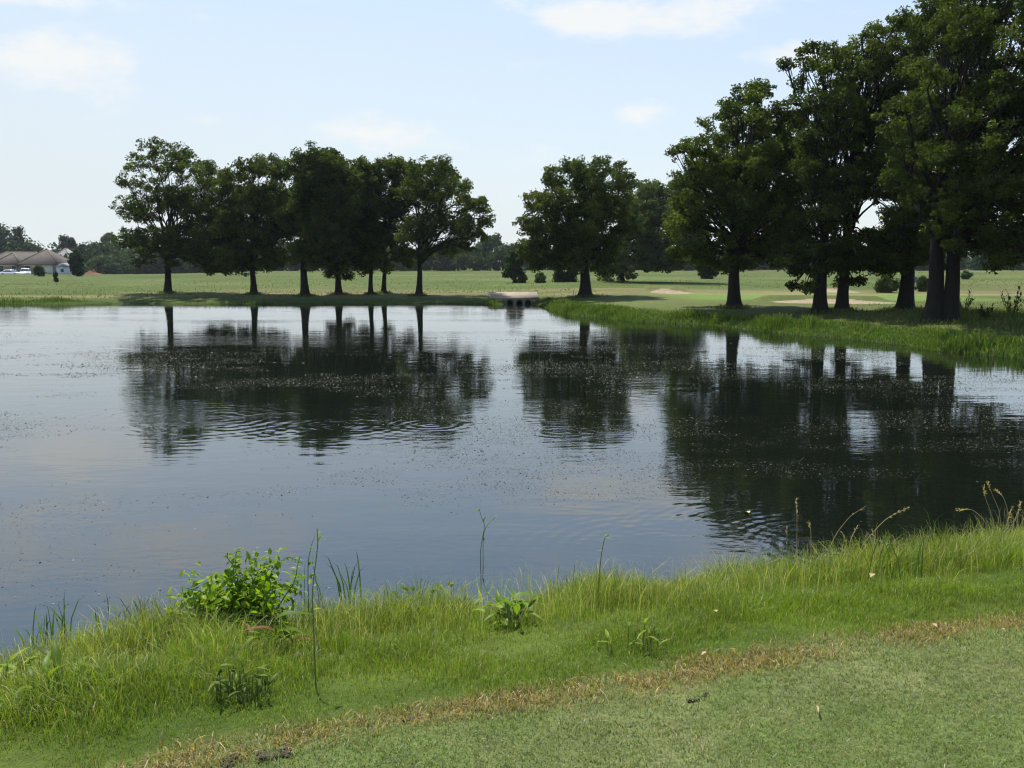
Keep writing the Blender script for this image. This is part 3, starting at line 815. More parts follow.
# ------------------------------------------------------------------ shrubs, far trees, woods
def make_shrub(name, label, cat, px0, px1, pyt, pyb, depth, seed, leaf=0.25, tint=(0.035, 0.055, 0.018), dens=1.0, conic=0.0, group=None, nleaf=5000, trunk_r=0.08):
    rng = np.random.default_rng(seed)
    b = at((px0 + px1) / 2, pyb, depth); zb = hz(b[0], depth)
    root = thing(name, (b[0], depth, zb), label, cat, group)
    hw = (px1 - px0) / 2 * depth / F; ht = at(512, pyt, depth)[2] - zb
    w = MB()
    for k in range(6):
        a = rng.uniform(0, 6.28); q = np.array([math.cos(a) * hw * .5, math.sin(a) * hw * .5, ht * rng.uniform(.5, .8)])
        w.tube(curve_pts((0, 0, -0.1), q, 5, (0, 0, .1), rng, .03), np.linspace(trunk_r, trunk_r * .2, 5), 5, cap=False)
    w.build("trunk", M["bark"], root, True)
    lob = []
    for k in range(52):
        zf = rng.uniform(0.03, 0.93); prof = math.sin(math.pi * (0.20 + 0.72 * zf)) if conic == 0 else (1 - zf) ** conic * 0.95 + 0.08
        a = rng.uniform(0, 6.28); rr = hw * prof * rng.uniform(.3, .8)
        lob.append((np.array([math.cos(a) * rr, math.sin(a) * rr, zf * ht]), hw * rng.uniform(.16, .34)))
    CT, NM, CO = [], [], []
    for p, r in lob:
        n = nleaf // 40
        q = rng.normal(size=(n, 3)); q /= np.linalg.norm(q, axis=1)[:, None]
        CT.append(p + q * r * np.clip(np.abs(rng.normal(.75, .3, (n, 1))), 0, 1.2) * np.array([1, 1, .9]))
        nn = q + rng.normal(size=(n, 3)) * .6 + np.array([0, 0, .3]); NM.append(nn / np.linalg.norm(nn, axis=1)[:, None])
        CO.append(np.array(tint) * rng.uniform(.75, 1.3) * rng.uniform(.8, 1.2, (n, 1)) * np.ones((1, 3)))
    CT = np.concatenate(CT); NM = np.concatenate(NM); CO = np.concatenate(CO)
    CT[:, 2] = np.maximum(CT[:, 2], 0.05)
    v, f, c = leaf_quads(CT, NM, leaf * rng.uniform(.6, 1.3, len(CT)), .6, CO, rng)
    mesh_np("crown", v, [f], M["tree_leaf"], root, c)
    return root


make_shrub("shrub", "dark rounded conical shrub in the meadow behind the culvert", "shrub", 502, 527, 250, 282, 98, 31, .22, (0.036, 0.058, 0.018), conic=.32, nleaf=7000)
make_shrub("shrub", "dark shrub hidden behind the left side of the round oak's trunk", "shrub", 549, 582, 256, 282, 99, 32, .22, (0.028, 0.045, 0.016), nleaf=6000)
make_shrub("shrub", "dark round shrub in the meadow left of the broad oak's trunk", "shrub", 693, 722, 252, 279, 118, 33, .26, (0.035, 0.055, 0.02), nleaf=6000)
make_shrub("shrub", "olive shrub between the dark straight trunk and the close pair", "shrub", 873, 900, 274, 293, 68, 34, .15, (0.07, 0.095, 0.03), nleaf=2600, trunk_r=.03)
make_shrub("shrub", "low olive shrub between the straight trunk and the double trunk", "shrub", 914, 930, 277, 291, 70, 35, .15, (0.065, 0.09, 0.03), nleaf=2200, trunk_r=.03)
make_shrub("cedar_bush", "dark upright cedar bush beside the white walled shed", "bush", 68, 86, 250, 276, 150, 36, .32, (0.022, 0.042, 0.016), conic=.35, nleaf=6000)
make_shrub("shrub", "small green shrub in front of the brown roofed house", "shrub", 33, 46, 265, 274, 150, 37, .28, (0.06, 0.095, 0.03), nleaf=2500, trunk_r=.04)
make_shrub("shrub", "thin dark sapling bush in the meadow left of the cedar bush", "shrub", 53, 59, 271, 281, 108, 38, .16, (0.035, 0.06, 0.02), nleaf=1200, trunk_r=.03)
make_shrub("shrub", "low rounded bush at the wood's edge right of the double trunk", "shrub", 961, 972, 271, 279, 115, 39, .2, (0.06, 0.09, 0.03), nleaf=1800, trunk_r=.03)
make_shrub("shrub", "small pale shrub in the meadow between two dark shrubs", "shrub", 533, 547, 273, 283, 96, 40, .16, (0.08, 0.11, 0.045), nleaf=1500, trunk_r=.03)
make_shrub("far_tree", "big dome crowned tree behind the brown roofed house", "tree", -18, 41, 227, 268, 300, 41, .9, (0.035, 0.055, 0.022), nleaf=9000, trunk_r=.3)
make_shrub("far_tree", "round crowned far tree above the grey roof", "tree", 56, 84, 235, 268, 310, 42, .9, (0.045, 0.065, 0.028), nleaf=6000, trunk_r=.25)
make_shrub("far_tree", "far tree with a raised top behind the ragged oak", "tree", 100, 122, 233, 268, 330, 43, .9, (0.04, 0.06, 0.026), nleaf=6000, trunk_r=.25)

rng = np.random.default_rng(51)
CT, NM, SZ, CO = [], [], [], []
wood = MB()
for row, (yy, hb, hv, nn_) in enumerate(((252, 6.2, 2.6, 190), (268, 7.4, 3.0, 150), (292, 8.2, 3.4, 130), (345, 8.6, 3.0, 60))):
    for i in range(nn_):
        X = -235 + 620 * (i + rng.uniform(-.3, .7)) / nn_
        Yv = yy + rng.normal(0, 4)
        if X < (-116, -122, -133, -300)[row]: continue      # open ground round the houses
        if row == 3:
            X = -260 + 150 * (i + rng.uniform(-.3, .7)) / nn_
        ang = 512 + X / Yv * F
        k = 1.0
        if 455 < ang < 500: k = 1.15
        if 500 < ang < 660: k = 0.85
        if 660 < ang < 1060: k = 0.80
        Ht = (hb + hv * (vnoise(X * .06, row * 7.0, 9) - .5) * 2 + rng.normal(0, .5)) * k
        zb = hz(X, Yv); R = rng.uniform(2.8, 4.8)
        wood.tube([(X, Yv, zb - .3), (X + .1, Yv, zb + Ht * .7)], [0.22, 0.08], 6)
        t0 = np.array([0.032, 0.054, 0.019]) * rng.uniform(.75, 1.35) * np.array([rng.uniform(.9, 1.25), 1, rng.uniform(.9, 1.2)])
        for j in range(17):
            zf = rng.uniform(.04, .88)
            a = rng.uniform(0, 6.28); rr = R * math.sin(math.pi * (.18 + .72 * zf)) * rng.uniform(.2, .8)
            p = np.array([X + math.cos(a) * rr, Yv + math.sin(a) * rr, zb + zf * Ht]); r = R * rng.uniform(.28, .45)
            n = 34
            q = rng.normal(size=(n, 3)); q /= np.linalg.norm(q, axis=1)[:, None]
            CT.append(p + q * r * np.abs(rng.normal(.75, .3, (n, 1))) * np.array([1, 1, .75]))
            u = q + rng.normal(size=(n, 3)) * .6 + np.array([0, 0, .4]); NM.append(u / np.linalg.norm(u, axis=1)[:, None])
            SZ.append(rng.uniform(.6, 1.35, n)); CO.append(t0 * rng.uniform(.75, 1.25, (n, 1)))
CT = np.concatenate(CT); CT[:, 2] = np.maximum(CT[:, 2], -0.3)
v, f, c = leaf_quads(CT, np.concatenate(NM), np.concatenate(SZ), .65, np.concatenate(CO), rng)
wd = mesh_np("far_woods", v, [f], M["tree_leaf"], None, c)
tag(wd, "hazy dark wood along the far edge of the meadow", "woods", kind="stuff")
wt_ = wood.build("trunk", M["bark"], wd, True)


# ------------------------------------------------------------------ culvert
def prism(mb, poly, y0, y1):
    n = len(poly)
    V = [(p[0], y0, p[1]) for p in poly] + [(p[0], y1, p[1]) for p in poly]
    Fc = [list(range(n)), [n + i for i in range(n)][::-1]] + [[i, n + i, n + (i + 1) % n, (i + 1) % n] for i in range(n)]
    mb.add(V, Fc)


c0 = on(518.5, 303.8, 0)
cul = thing("culvert", (c0[0], c0[1], 0), "low pale concrete culvert with three pipe mouths at the pond's far corner", "culvert")
k = c0[1] / F
hwm = MB()
ctr = [(-8.5 * k), (1.0 * k), (9.5 * k)]; RP = 0.20; zc = 0.05
edges = [-15.5 * k] + [(ctr[0] + ctr[1]) / 2, (ctr[1] + ctr[2]) / 2] + [15.5 * k]
for cx_, a, b_ in zip(ctr, edges[:-1], edges[1:]):
    # wall bay round an arched mouth, left and right halves
    arc = [(cx_ + RP * math.cos(t), zc + RP * math.sin(t)) for t in np.linspace(math.pi, math.pi / 2, 7)]
    prism(hwm, [(a, -0.6), (cx_ - RP, -0.6)] + arc + [(cx_, 0.31), (a, 0.31)], 0.0, 0.30)
    arc = [(cx_ + RP * math.cos(t), zc + RP * math.sin(t)) for t in np.linspace(math.pi / 2, 0, 7)]
    prism(hwm, [(cx_, 0.31)] + arc + [(cx_ + RP, -0.6), (b_, -0.6), (b_, 0.31)], 0.0, 0.30)
hwm.build("headwall", M["concrete"], cul)
slab = MB()
slab.add([(-29 * k, -0.03, 0.36), (21 * k, -0.03, 0.36), (20 * k, 4.6, 0.60), (-32 * k, 4.6, 0.60), (-29 * k, -0.03, 0.313), (21 * k, -0.03, 0.313), (20 * k, 4.6, 0.45), (-32 * k, 4.6, 0.45)],
         [[0, 1, 2, 3], [7, 6, 5, 4], [4, 5, 1, 0], [5, 6, 2, 1], [6, 7, 3, 2], [7, 4, 0, 3]])
slab.build("deck", M["concrete"], cul)
for xa_, xb_ in ((-29 * k, -15.6 * k), (15.6 * k, 21 * k)):
    ab = MB()
    ab.add([(xa_, -0.04, -.6), (xb_, -0.04, -.6), (xb_, 3.5, -.6), (xa_, 3.5, -.6), (xa_, -0.04, .297), (xb_, -0.04, .297), (xb_, 3.5, .44), (xa_, 3.5, .44)],
           [[0, 3, 2, 1], [4, 5, 6, 7], [0, 1, 5, 4], [1, 2, 6, 5], [2, 3, 7, 6], [3, 0, 4, 7]])
    ab.build("abutment", M["concrete"], cul)
for sx in (-1, 1):
    wg = MB()
    xa = 15.5 * k * sx; xb = (31 * k if sx < 0 else 24 * k) * sx
    V_ = [(xa, -0.32, -0.6), (xb, -0.7, -0.6), (xb, -0.4, -0.6), (xa, -0.06, -0.6), (xa, -0.32, 0.27), (xb, -0.7, 0.10), (xb, -0.4, 0.10), (xa, -0.06, 0.27)]
    wg.add(V_, [[0, 3, 2, 1], [4, 5, 6, 7], [0, 1, 5, 4], [1, 2, 6, 5], [2, 3, 7, 6], [3, 0, 4, 7]])
    wg.build("wing_wall", M["concrete"], cul)
for cx_ in ctr:
    pp = MB()
    ts = np.linspace(0, 2 * math.pi, 17)[:-1]; n = 16
    V_ = []
    for (r, yv) in ((RP * .985, -0.05), (RP * .985, 3.0), (RP * .87, 3.0), (RP * .87, -0.05)):
        V_ += [(cx_ + r * math.cos(t), yv, zc + r * math.sin(t)) for t in ts]
    Fc = []
    for rgn in range(4):
        for i in range(n):
            i2 = (i + 1) % n; a = rgn * n; b2 = ((rgn + 1) % 4) * n
            Fc.append([a + i, a + i2, b2 + i2, b2 + i])
    pp.add(V_, Fc); pp.build("pipe", M["pipe"], cul, True)


# ------------------------------------------------------------------ little posts and the flag
def post(px, py, h, r, label):
    g0 = ground(px, py)
    rt = thing("marker_post", g0, label, "post")
    mb = MB(); mb.tube([(0, 0, -.1), (0, 0, h * .93)], [r, r], 8); mb.tube([(0, 0, h * .93), (0, 0, h)], [r * .99, r * .35], 8)
    mb.build("shaft", M["white_paint"], rt)
    b_ = MB(); b_.tube([(0, 0, h * .62), (0, 0, h * .74)], [r * 1.1, r * 1.1], 8)
    b_.build("band", M["trim"], rt)


post(573.5, 293, 0.36, 0.035, "small white marker post in the meadow left of the round oak")
fp = on(914, 291, 0.45)
fl = thing("golf_flag", (fp[0], fp[1], hz(fp[0], fp[1])), "small blue flag beside the dark straight trunk", "flag")
mb = MB(); mb.tube([(0, 0, -.1), (0, 0, 1.05)], [.012, .010], 6); mb.build("pole", M["white_paint"], fl)
mb = MB(); V_, Fc = [], []
for i in range(7):
    for j in range(4):
        V_.append((0.012 + i * .085, 0.05 * math.sin(i * 1.1) * i / 6, 1.04 - j * .14 - .02 * i))
for i in range(6):
    for j in range(3): a = i * 4 + j; Fc.append([a, a + 1, a + 5, a + 4])
mb.add(V_, Fc); mb.build("cloth", M["blue_cloth"], fl, True)


# ------------------------------------------------------------------ houses and cars far left
def hip_roof(mb, x0, x1, y0, y1, ze, zr, ov=0.5):
    x0 -= ov; x1 += ov; y0 -= ov; y1 += ov
    w, l = x1 - x0, y1 - y0; r = min(w, l) / 2
    if w >= l: a, b_ = (x0 + r, (y0 + y1) / 2, zr), (x1 - r, (y0 + y1) / 2, zr)
    else: a, b_ = ((x0 + x1) / 2, y0 + r, zr), ((x0 + x1) / 2, y1 - r, zr)
    if abs(w - l) < 0.05: b_ = (a[0] + 0.02, a[1], a[2])
    t = 0.18
    V_ = [(x0, y0, ze), (x1, y0, ze), (x1, y1, ze), (x0, y1, ze), a, b_, (x0, y0, ze - t), (x1, y0, ze - t), (x1, y1, ze - t), (x0, y1, ze - t)]
    if w >= l: Fc = [[0, 1, 5, 4], [1, 2, 5], [2, 3, 4, 5], [3, 0, 4]]
    else: Fc = [[0, 1, 4], [1, 2, 5, 4], [2, 3, 5], [3, 0, 4, 5]]
    Fc += [[0, 6, 7, 1], [1, 7, 8, 2], [2, 8, 9, 3], [3, 9, 6, 0], [6, 9, 8, 7]]
    mb.add(V_, Fc)
    return [((x0, y0, ze), a), ((x1, y0, ze), b_ if w >= l else a), (a, b_)]


def house(name, label, X, Y, rz, wings, wall, roofm, wins, door):
    zb = hz(X, Y)
    h = thing(name, (X, Y, zb), label, "house", None, rz)
    wl = MB(); rf = MB(); rd = MB()
    for (x0, x1, y0, y1, ze, zr) in wings:
        wl.box((x0, y0, -.3), (x1, y1, ze - .16))
        for a, b_ in hip_roof(rf, x0, x1, y0, y1, ze, zr):
            a = np.array(a, float); b_ = np.array(b_, float)
            if np.linalg.norm(a - b_) > .3: rd.tube([a + (0, 0, .02), b_ + (0, 0, .03)], [.11, .11], 6)
    wl.build("wall", M[wall], h); ro = rf.build("roof", M[roofm], h)
    rd.build("ridge_caps", M["ridge"], ro)
    for (x, y, w_, z0, z1) in wins:
        fr = MB(); t = .09
        fr.box((x - w_ / 2 - t, y - .06, z0 - t), (x - w_ / 2, y + .02, z1 + t)); fr.box((x + w_ / 2, y - .06, z0 - t), (x + w_ / 2 + t, y + .02, z1 + t))
        fr.box((x - w_ / 2, y - .06, z1), (x + w_ / 2, y + .02, z1 + t)); fr.box((x - w_ / 2, y - .06, z0 - t), (x + w_ / 2, y + .02, z0))
        wo = fr.build("window", M["trim"], h)
        pn = MB(); pn.box((x - w_ / 2, y - .03, z0), (x + w_ / 2, y + .01, z1)); pn.build("pane", M["glass"], wo)
    if door:
        x, y, w_, z1 = door
        dm = MB(); dm.box((x - w_ / 2, y - .05, 0.0), (x + w_ / 2, y + .02, z1))
        for k_ in range(1, 4): dm.box((x - w_ / 2, y - .065, z1 * k_ / 4 - .02), (x + w_ / 2, y - .05, z1 * k_ / 4 + .02))
        dm.build("door", M["trim"], h)
    return h


pA = at(25, 268, 225)
house("brown_roof_house", "low house with brown hipped roofs at the far left", pA[0], 225, 0.0,
      [(-13, 3.0, 4, 13, 2.7, 5.6), (-1.5, 7.8, 0, 9.3, 2.6, 6.3), (-8, -1.9, 1.5, 7.6, 2.65, 5.4)], "brick", "shingle",
      [(0.6, 0, 1.4, 0.9, 2.2), (-6.4, 1.5, 1.2, 0.9, 2.2), (-3.4, 1.5, 1.0, 0.9, 2.2)], (5.2, 0, 2.6, 2.15))
pB = at(64, 268, 262)
house("grey_roof_house", "grey roofed house partly hidden behind the cedar bush", pB[0], 262, 0.0,
      [(-5, 2.6, 0, 9, 3.0, 7.0)], "trim", "shingle_grey", [(-3, 0, 1.4, 1, 2.3), (0.8, 0, 1.4, 1, 2.3)], None)
pS = at(62, 268, 214)
zb = hz(pS[0], 214)
sh_ = thing("garden_shed", (pS[0], 214, zb), "small white shed between the brown house and cedar bush", "shed")
mb = MB(); mb.box((-1.3, 0, -.2), (1.3, 2.4, 2.0)); mb.build("wall", M["white_wall"], sh_)
mb = MB(); prism(mb, [(-1.5, 1.98), (1.5, 1.98), (1.5, 2.08), (0, 2.9), (-1.5, 2.08)], -0.15, 2.55); mb.build("roof", M["shingle_grey"], sh_)
mb = MB(); mb.box((-.35, -.04, .9), (.35, .01, 1.6)); mb.build("window", M["glass"], sh_)


def car(label, px, depth, rz, paint, suv):
    p = at(px, 268, depth)
    c_ = thing("parked_car", (p[0], depth, hz(p[0], depth)), label, "car", "cars parked at the brown roofed house", rz)
    L_, W_, hb, ht = (4.6, 1.85, 1.05, 1.75) if suv else (4.5, 1.75, 0.9, 1.42)
    pro = [(-L_ / 2, .35), (-L_ / 2 + .15, .28), (L_ / 2 - .2, .28), (L_ / 2, .42), (L_ / 2 - .03, hb - .22), (L_ * .24, hb), (-L_ / 2 + .1, hb), (-L_ / 2, hb - .2)]
    mb = MB(); V_ = [(x, -W_ / 2, z) for x, z in pro] + [(x, W_ / 2, z) for x, z in pro]; n = len(pro)
    fcs = [list(range(n)), [n + i for i in range(n)][::-1]] + [[i, n + i, n + (i + 1) % n, (i + 1) % n] for i in range(n)]
    mb.add(V_, fcs)
    cab = [(L_ * .22, hb), (L_ * .05, ht - .06), (-.1, ht), (-L_ * (.40 if suv else .22), ht - .03), (-L_ * (.46 if suv else .38), hb)]
    n = len(cab); wi_ = W_ / 2 - .04; wt2 = W_ / 2 - .22
    V_ = [(x, -(wi_ if z <= hb else wt2), z + .001) for x, z in cab] + [(x, (wi_ if z <= hb else wt2), z + .001) for x, z in cab]
    mb.add(V_, [list(range(n)), [n + i for i in range(n)][::-1]] + [[i, n + i, n + (i + 1) % n, (i + 1) % n] for i in range(n)])
    mb.build("body", M[paint], c_)
    for sgn in (-1, 1):
        g_ = MB(); y_ = sgn * ((wi_ + wt2) / 2 + .012); y1_ = sgn * (wi_ - .02 + .015); y2_ = sgn * (wt2 + .03 + .012)
        g_.add([(L_ * .17, y1_, hb + .07), (L_ * .04, y2_, ht - .13), (-L_ * (.36 if suv else .2), y2_, ht - .12), (-L_ * (.41 if suv else .30), y1_, hb + .07)], [[0, 1, 2, 3] if sgn > 0 else [3, 2, 1, 0]])
        g_.build("side_window", M["glass"], c_)
        for xx in (-L_ * .31, L_ * .31):
            wh = MB(); wh.tube([(xx, sgn * (W_ / 2 - .2), .32), (xx, sgn * (W_ / 2 + .012), .32)], [.32, .32], 16)
            wo = wh.build("wheel", M["rubber"], c_)
            rm = MB(); rm.tube([(xx, sgn * (W_ / 2 - .1), .32), (xx, sgn * (W_ / 2 + .02), .32)], [.19, .19], 12); rm.build("rim", M["lamp"], wo)
        hl = MB(); hl.box((L_ / 2 - .08, sgn * W_ * .36 - .16, hb - .42), (L_ / 2 + .012, sgn * W_ * .36 + .16, hb - .26)); hl.build("headlight", M["lamp"], c_)
    ws = MB(); a_, b_ = cab[0], cab[1]
    def lp(t): return (a_[0] + (b_[0] - a_[0]) * t + .018, a_[1] + (b_[1] - a_[1]) * t + .012)
    (xa, za), (xb, zb_) = lp(.12), lp(.9)
    ws.add([(xa, -wi_ + .1, za), (xa, wi_ - .1, za), (xb, wt2 - .02, zb_), (xb, -wt2 + .02, zb_)], [[0, 1, 2, 3]])
    ws.build("windscreen", M["glass"], c_)


car("white high roofed car parked beside the brown house", 25, 207, -1.2, "car_white", True)
car("low white car at the far left in the house yard", 11, 201, -0.1, "car_white", False)
car("dark car parked between the two white cars", 15.5, 212, 0.3, "car_dark", False)
# heap of red earth
q = at(92, 270, 190); rng = np.random.default_rng(77)
V_, Fc = [], []
nr, na = 8, 28
for i in range(nr + 1):
    for j in range(na):
        a = 2 * math.pi * j / na; r = i / nr
        zz = 0.85 * (1 - r) ** 1.2 * (0.7 + .6 * vnoise(math.cos(a) * 2 + 5 + r * 3, math.sin(a) * 2 + 5, 3))
        V_.append((math.cos(a) * r * 2.6 * 1.0, math.sin(a) * r * 1.6, zz - .12))
for i in range(nr):
    for j in range(na): Fc.append([i * na + j, (i + 1) * na + j, (i + 1) * na + (j + 1) % na, i * na + (j + 1) % na])
mb = MB(); mb.add(V_, Fc)
o = mb.build("earth_heap", M["red_earth"], None, True); o.location = (q[0], 190, hz(q[0], 190) + 0.1)
tag(o, "low heap of red earth right of the cedar bush", "earth heap")


# ------------------------------------------------------------------ foreground plants
def near_ground(px, py):
    """terrain point on the near bank under a pixel (march along the ray)"""
    d_ = ray(px, py)
    ys_ = np.linspace(1.5, 12, 1500); pts = np.array([0, 0, H]) + d_[None] * (ys_ / d_[1])[:, None]
    z_ = height(pts[:, 0], pts[:, 1]); hit = np.argmax(pts[:, 2] < np.maximum(z_, 0.0))
    p = pts[hit]; return np.array([p[0], p[1], max(z_[hit], -0.05)])


GRN = [(0.17, 0.27, 0.015), (0.23, 0.33, 0.02), (0.11, 0.19, 0.012), (0.28, 0.35, 0.03)]


def sapling():
    rng = np.random.default_rng(61)
    b0 = near_ground(243, 648)
    rt = thing("leafy_sapling", b0, "bushy green sapling with arching leafy shoots at the water's edge", "sapling")
    st = MB(); lf = MB(); kk_ = b0[1] / F * 1.02
    def tgt(px, py): return at(px, py, b0[1]) - b0
    tips = [((180, 600), 40, 0), ((196, 578), 36, 0), ((205, 590), 40, 0), ((222, 546), 22, 1), ((232, 544), 22, 1), ((240, 572), 34, 0), ((262, 566), 34, 0), ((285, 563), 26, 1), ((306, 548), 30, 2), ((282, 585), 36, 0),
            ((270, 600), 34, 0), ((215, 610), 40, 0), ((250, 590), 36, 0), ((190, 615), 24, 0), ((232, 600), 36, 0), ((288, 605), 26, 0), ((228, 580), 30, 0), ((258, 612), 26, 0), ((205, 628), 20, 0)]
    for (tp, nl, kind) in tips + [((t_[0] + 6, t_[1] + 10), n_, 0) for t_, n_, k_ in tips if k_ == 0]:
        e_ = tgt(*tp); e_[1] += rng.uniform(-.22, .22); ln = np.linalg.norm(e_)
        bow = np.array([-.12 * e_[0], 0, .14 * ln]) if kind != 2 else np.array([0.05, 0, 0.02])
        s0 = rng.normal(0, .03, 3) * (1, 1, 0)
        pts = curve_pts(s0, e_, 10, bow, rng, .006)
        if kind == 1:  # drooping tip
            pts[-1] += (0.03, 0, -.05); pts[-2] += (0.012, 0, 0.0)
        st.tube(pts, np.linspace(.0065, .0016, 10), 5, cap=False)
        nl = int(nl * (2.2 if kind == 0 else 1.2))
        for j in range(nl):
            t = rng.uniform(0, 1) ** .6 * .7 + .3 if kind == 0 else (0.25 + .75 * j / nl)
            i = min(8, int(t * 9)); p = pts[i] + (pts[i + 1] - pts[i]) * (t * 9 - i)
            td = unit(pts[i + 1] - pts[i])
            if kind == 0: dr = unit(rng.normal(size=3) * .8 + td * .4 + (0, 0, -.1)); Lf = rng.uniform(.032, .06)
            else:
                sd = unit(np.cross(td, (0, 1, 0.2))) * (1 if j % 2 else -1)
                dr = unit(sd + td * .45 + rng.normal(size=3) * .15 + (0, 0, -.25)); Lf = rng.uniform(.035, .05) * (1.1 - .4 * t)
            pal = GRN[rng.choice(4, p=[.35, .3, .25, .1])]
            pe = p + rng.normal(size=3) * (.05 if kind == 0 else .002)
            lf.leaf(pe, dr, (rng.normal(0, .5), rng.normal(0, .5), 1), Lf, Lf * rng.uniform(.48, .62), rng.uniform(.1, .4), .25, np.array(pal) * rng.uniform(.8, 1.2))
    st.build("stem", M["stem"], rt, True); lf.build("leaves", M["plant"], rt)


sapling()


def dock(px, py, n, Lm, label, seed, pal=GRN, up=0.9, dry=0.0, name="broadleaf_weed", wide=.25):
    rng = np.random.default_rng(seed); b0 = near_ground(px, py)
    rt = thing(name, b0, label, "weed")
    st = MB(); lf = MB()
    for j in range(int(n * 2.2)):
        a = rng.uniform(0, 6.28); el = rng.uniform(.35, 1.25) * up
        dr = unit((math.cos(a) * math.cos(el), math.sin(a) * math.cos(el), math.sin(el)))
        Lf = .72 * Lm * rng.uniform(.5, 1.15); p0 = np.array([rng.normal(0, .05), rng.normal(0, .05), -.01])
        p1 = p0 + dr * Lf * .4 + (0, 0, rng.uniform(0, .13))
        st.tube([p0, (p0 + p1) / 2, p1], [.003, .0025, .002], 5, cap=False)
        col = np.array(pal[rng.integers(len(pal))]) * rng.uniform(.8, 1.2)
        if rng.uniform() < dry: col = np.array((0.22, 0.09, 0.04))
        lf.leaf(p1, dr, (0.01, 0.02, 1), Lf, Lf * rng.uniform(wide * .8, wide * 1.2), rng.uniform(.3, 1.0), .35, col, 6, .75)
    st.build("stem", M["stem"], rt); lf.build("leaves", M["plant"], rt)


PALE = [(0.15, 0.24, 0.02), (0.20, 0.27, 0.03), (0.11, 0.19, 0.015)]
DARK = [(0.06, 0.10, 0.008), (0.09, 0.14, 0.010), (0.13, 0.19, 0.015)]
dock(510, 628, 16, .20, "pale broadleaf dock with curling leaves in the grass below the vine", 71, PALE)
dock(470, 618, 12, .15, "yellow green broadleaf weed at the foot of the vine sprout", 72, [(0.24, 0.30, 0.03), (0.18, 0.26, 0.03)], 1.0)
dock(60, 705, 16, .19, "large leafed weed low in the grass at the left side", 73, PALE + DARK)
dock(242, 700, 22, .11, "dark bushy weed at the edge of the mown grass", 74, DARK, 1.1)
dock(12, 690, 12, .17, "broadleaf weed at the left edge of the bank", 75, GRN)
dock(86, 668, 10, .16, "broadleaf weed behind the large leafed weed", 76, GRN + PALE)
dock(402, 604, 9, .10, "rounded broad leaves at the water's edge left of the vine", 77, [(0.06, 0.12, 0.018), (0.09, 0.16, 0.02)], 1.0, 0, "broadleaf_weed", .75)
dock(440, 600, 8, .09, "round leaved weed just left of the vine sprout", 78, [(0.07, 0.14, 0.018), (0.10, 0.18, 0.02)], 1.0, 0, "broadleaf_weed", .75)
dock(268, 660, 9, .22, "long leaved weed with a reddish leaf below the sapling", 79, GRN, .8, .25)
dock(640, 650, 9, .10, "small broadleaf weed in the short grass right of the pale dock", 80, PALE)
dock(160, 660, 10, .13, "broadleaf weed in the grass left of the sapling", 81, GRN)
dock(345, 622, 10, .12, "low broadleaf weed among the tall stems right of the sapling", 82, PALE)


def rush(px, py, n, h, label, seed, w=.012, spread=.06):
    rng = np.random.default_rng(seed); b0 = near_ground(px, py); b0[2] = max(b0[2] - .02, -.05)
    m_ = rng.normal(0, spread, (n, 2)); hs_ = 1.45 * h * rng.uniform(.55, 1.1, n)
    col = pick(rng, n, [(0.06, 0.115, 0.02), (0.09, 0.15, 0.03), (0.05, 0.09, 0.02)], [3, 3, 2])
    v, f, c = blades(m_[:, 0], m_[:, 1] * .6, np.zeros(n), hs_, w * rng.uniform(.7, 1.2, n), rng.uniform(.05, .45, n), col, rng, None, 1.0, rng.uniform(-.5, .5, n))
    o_ = mesh_np("rush_clump", v, f, M["plant"], None, c); o_.location = [float(q_) for q_ in b0]
    tag(o_, label, "rush")


rush(40, 650, 9, .24, "rush clump at the waterline nearest the left edge", 91)
rush(68, 648, 12, .30, "short rush clump second from the left edge", 92)
rush(108, 640, 10, .26, "rush clump of stiff upright blades, third from the left edge", 93)
rush(148, 634, 12, .26, "soft rush clump left of the sapling", 94, .009)
rush(345, 610, 11, .36, "tall pointed rush clump right of the sapling's bare stems", 95)
rush(560, 606, 8, .22, "rush clump between the pale dock and thin bent stem", 96, .008)
rush(890, 585, 16, .26, "rush clump in the grass beside the dark reflection", 97, .008, .14)
rush(935, 570, 18, .30, "arching rush clump left of the brown seed heads", 98, .007, .16)


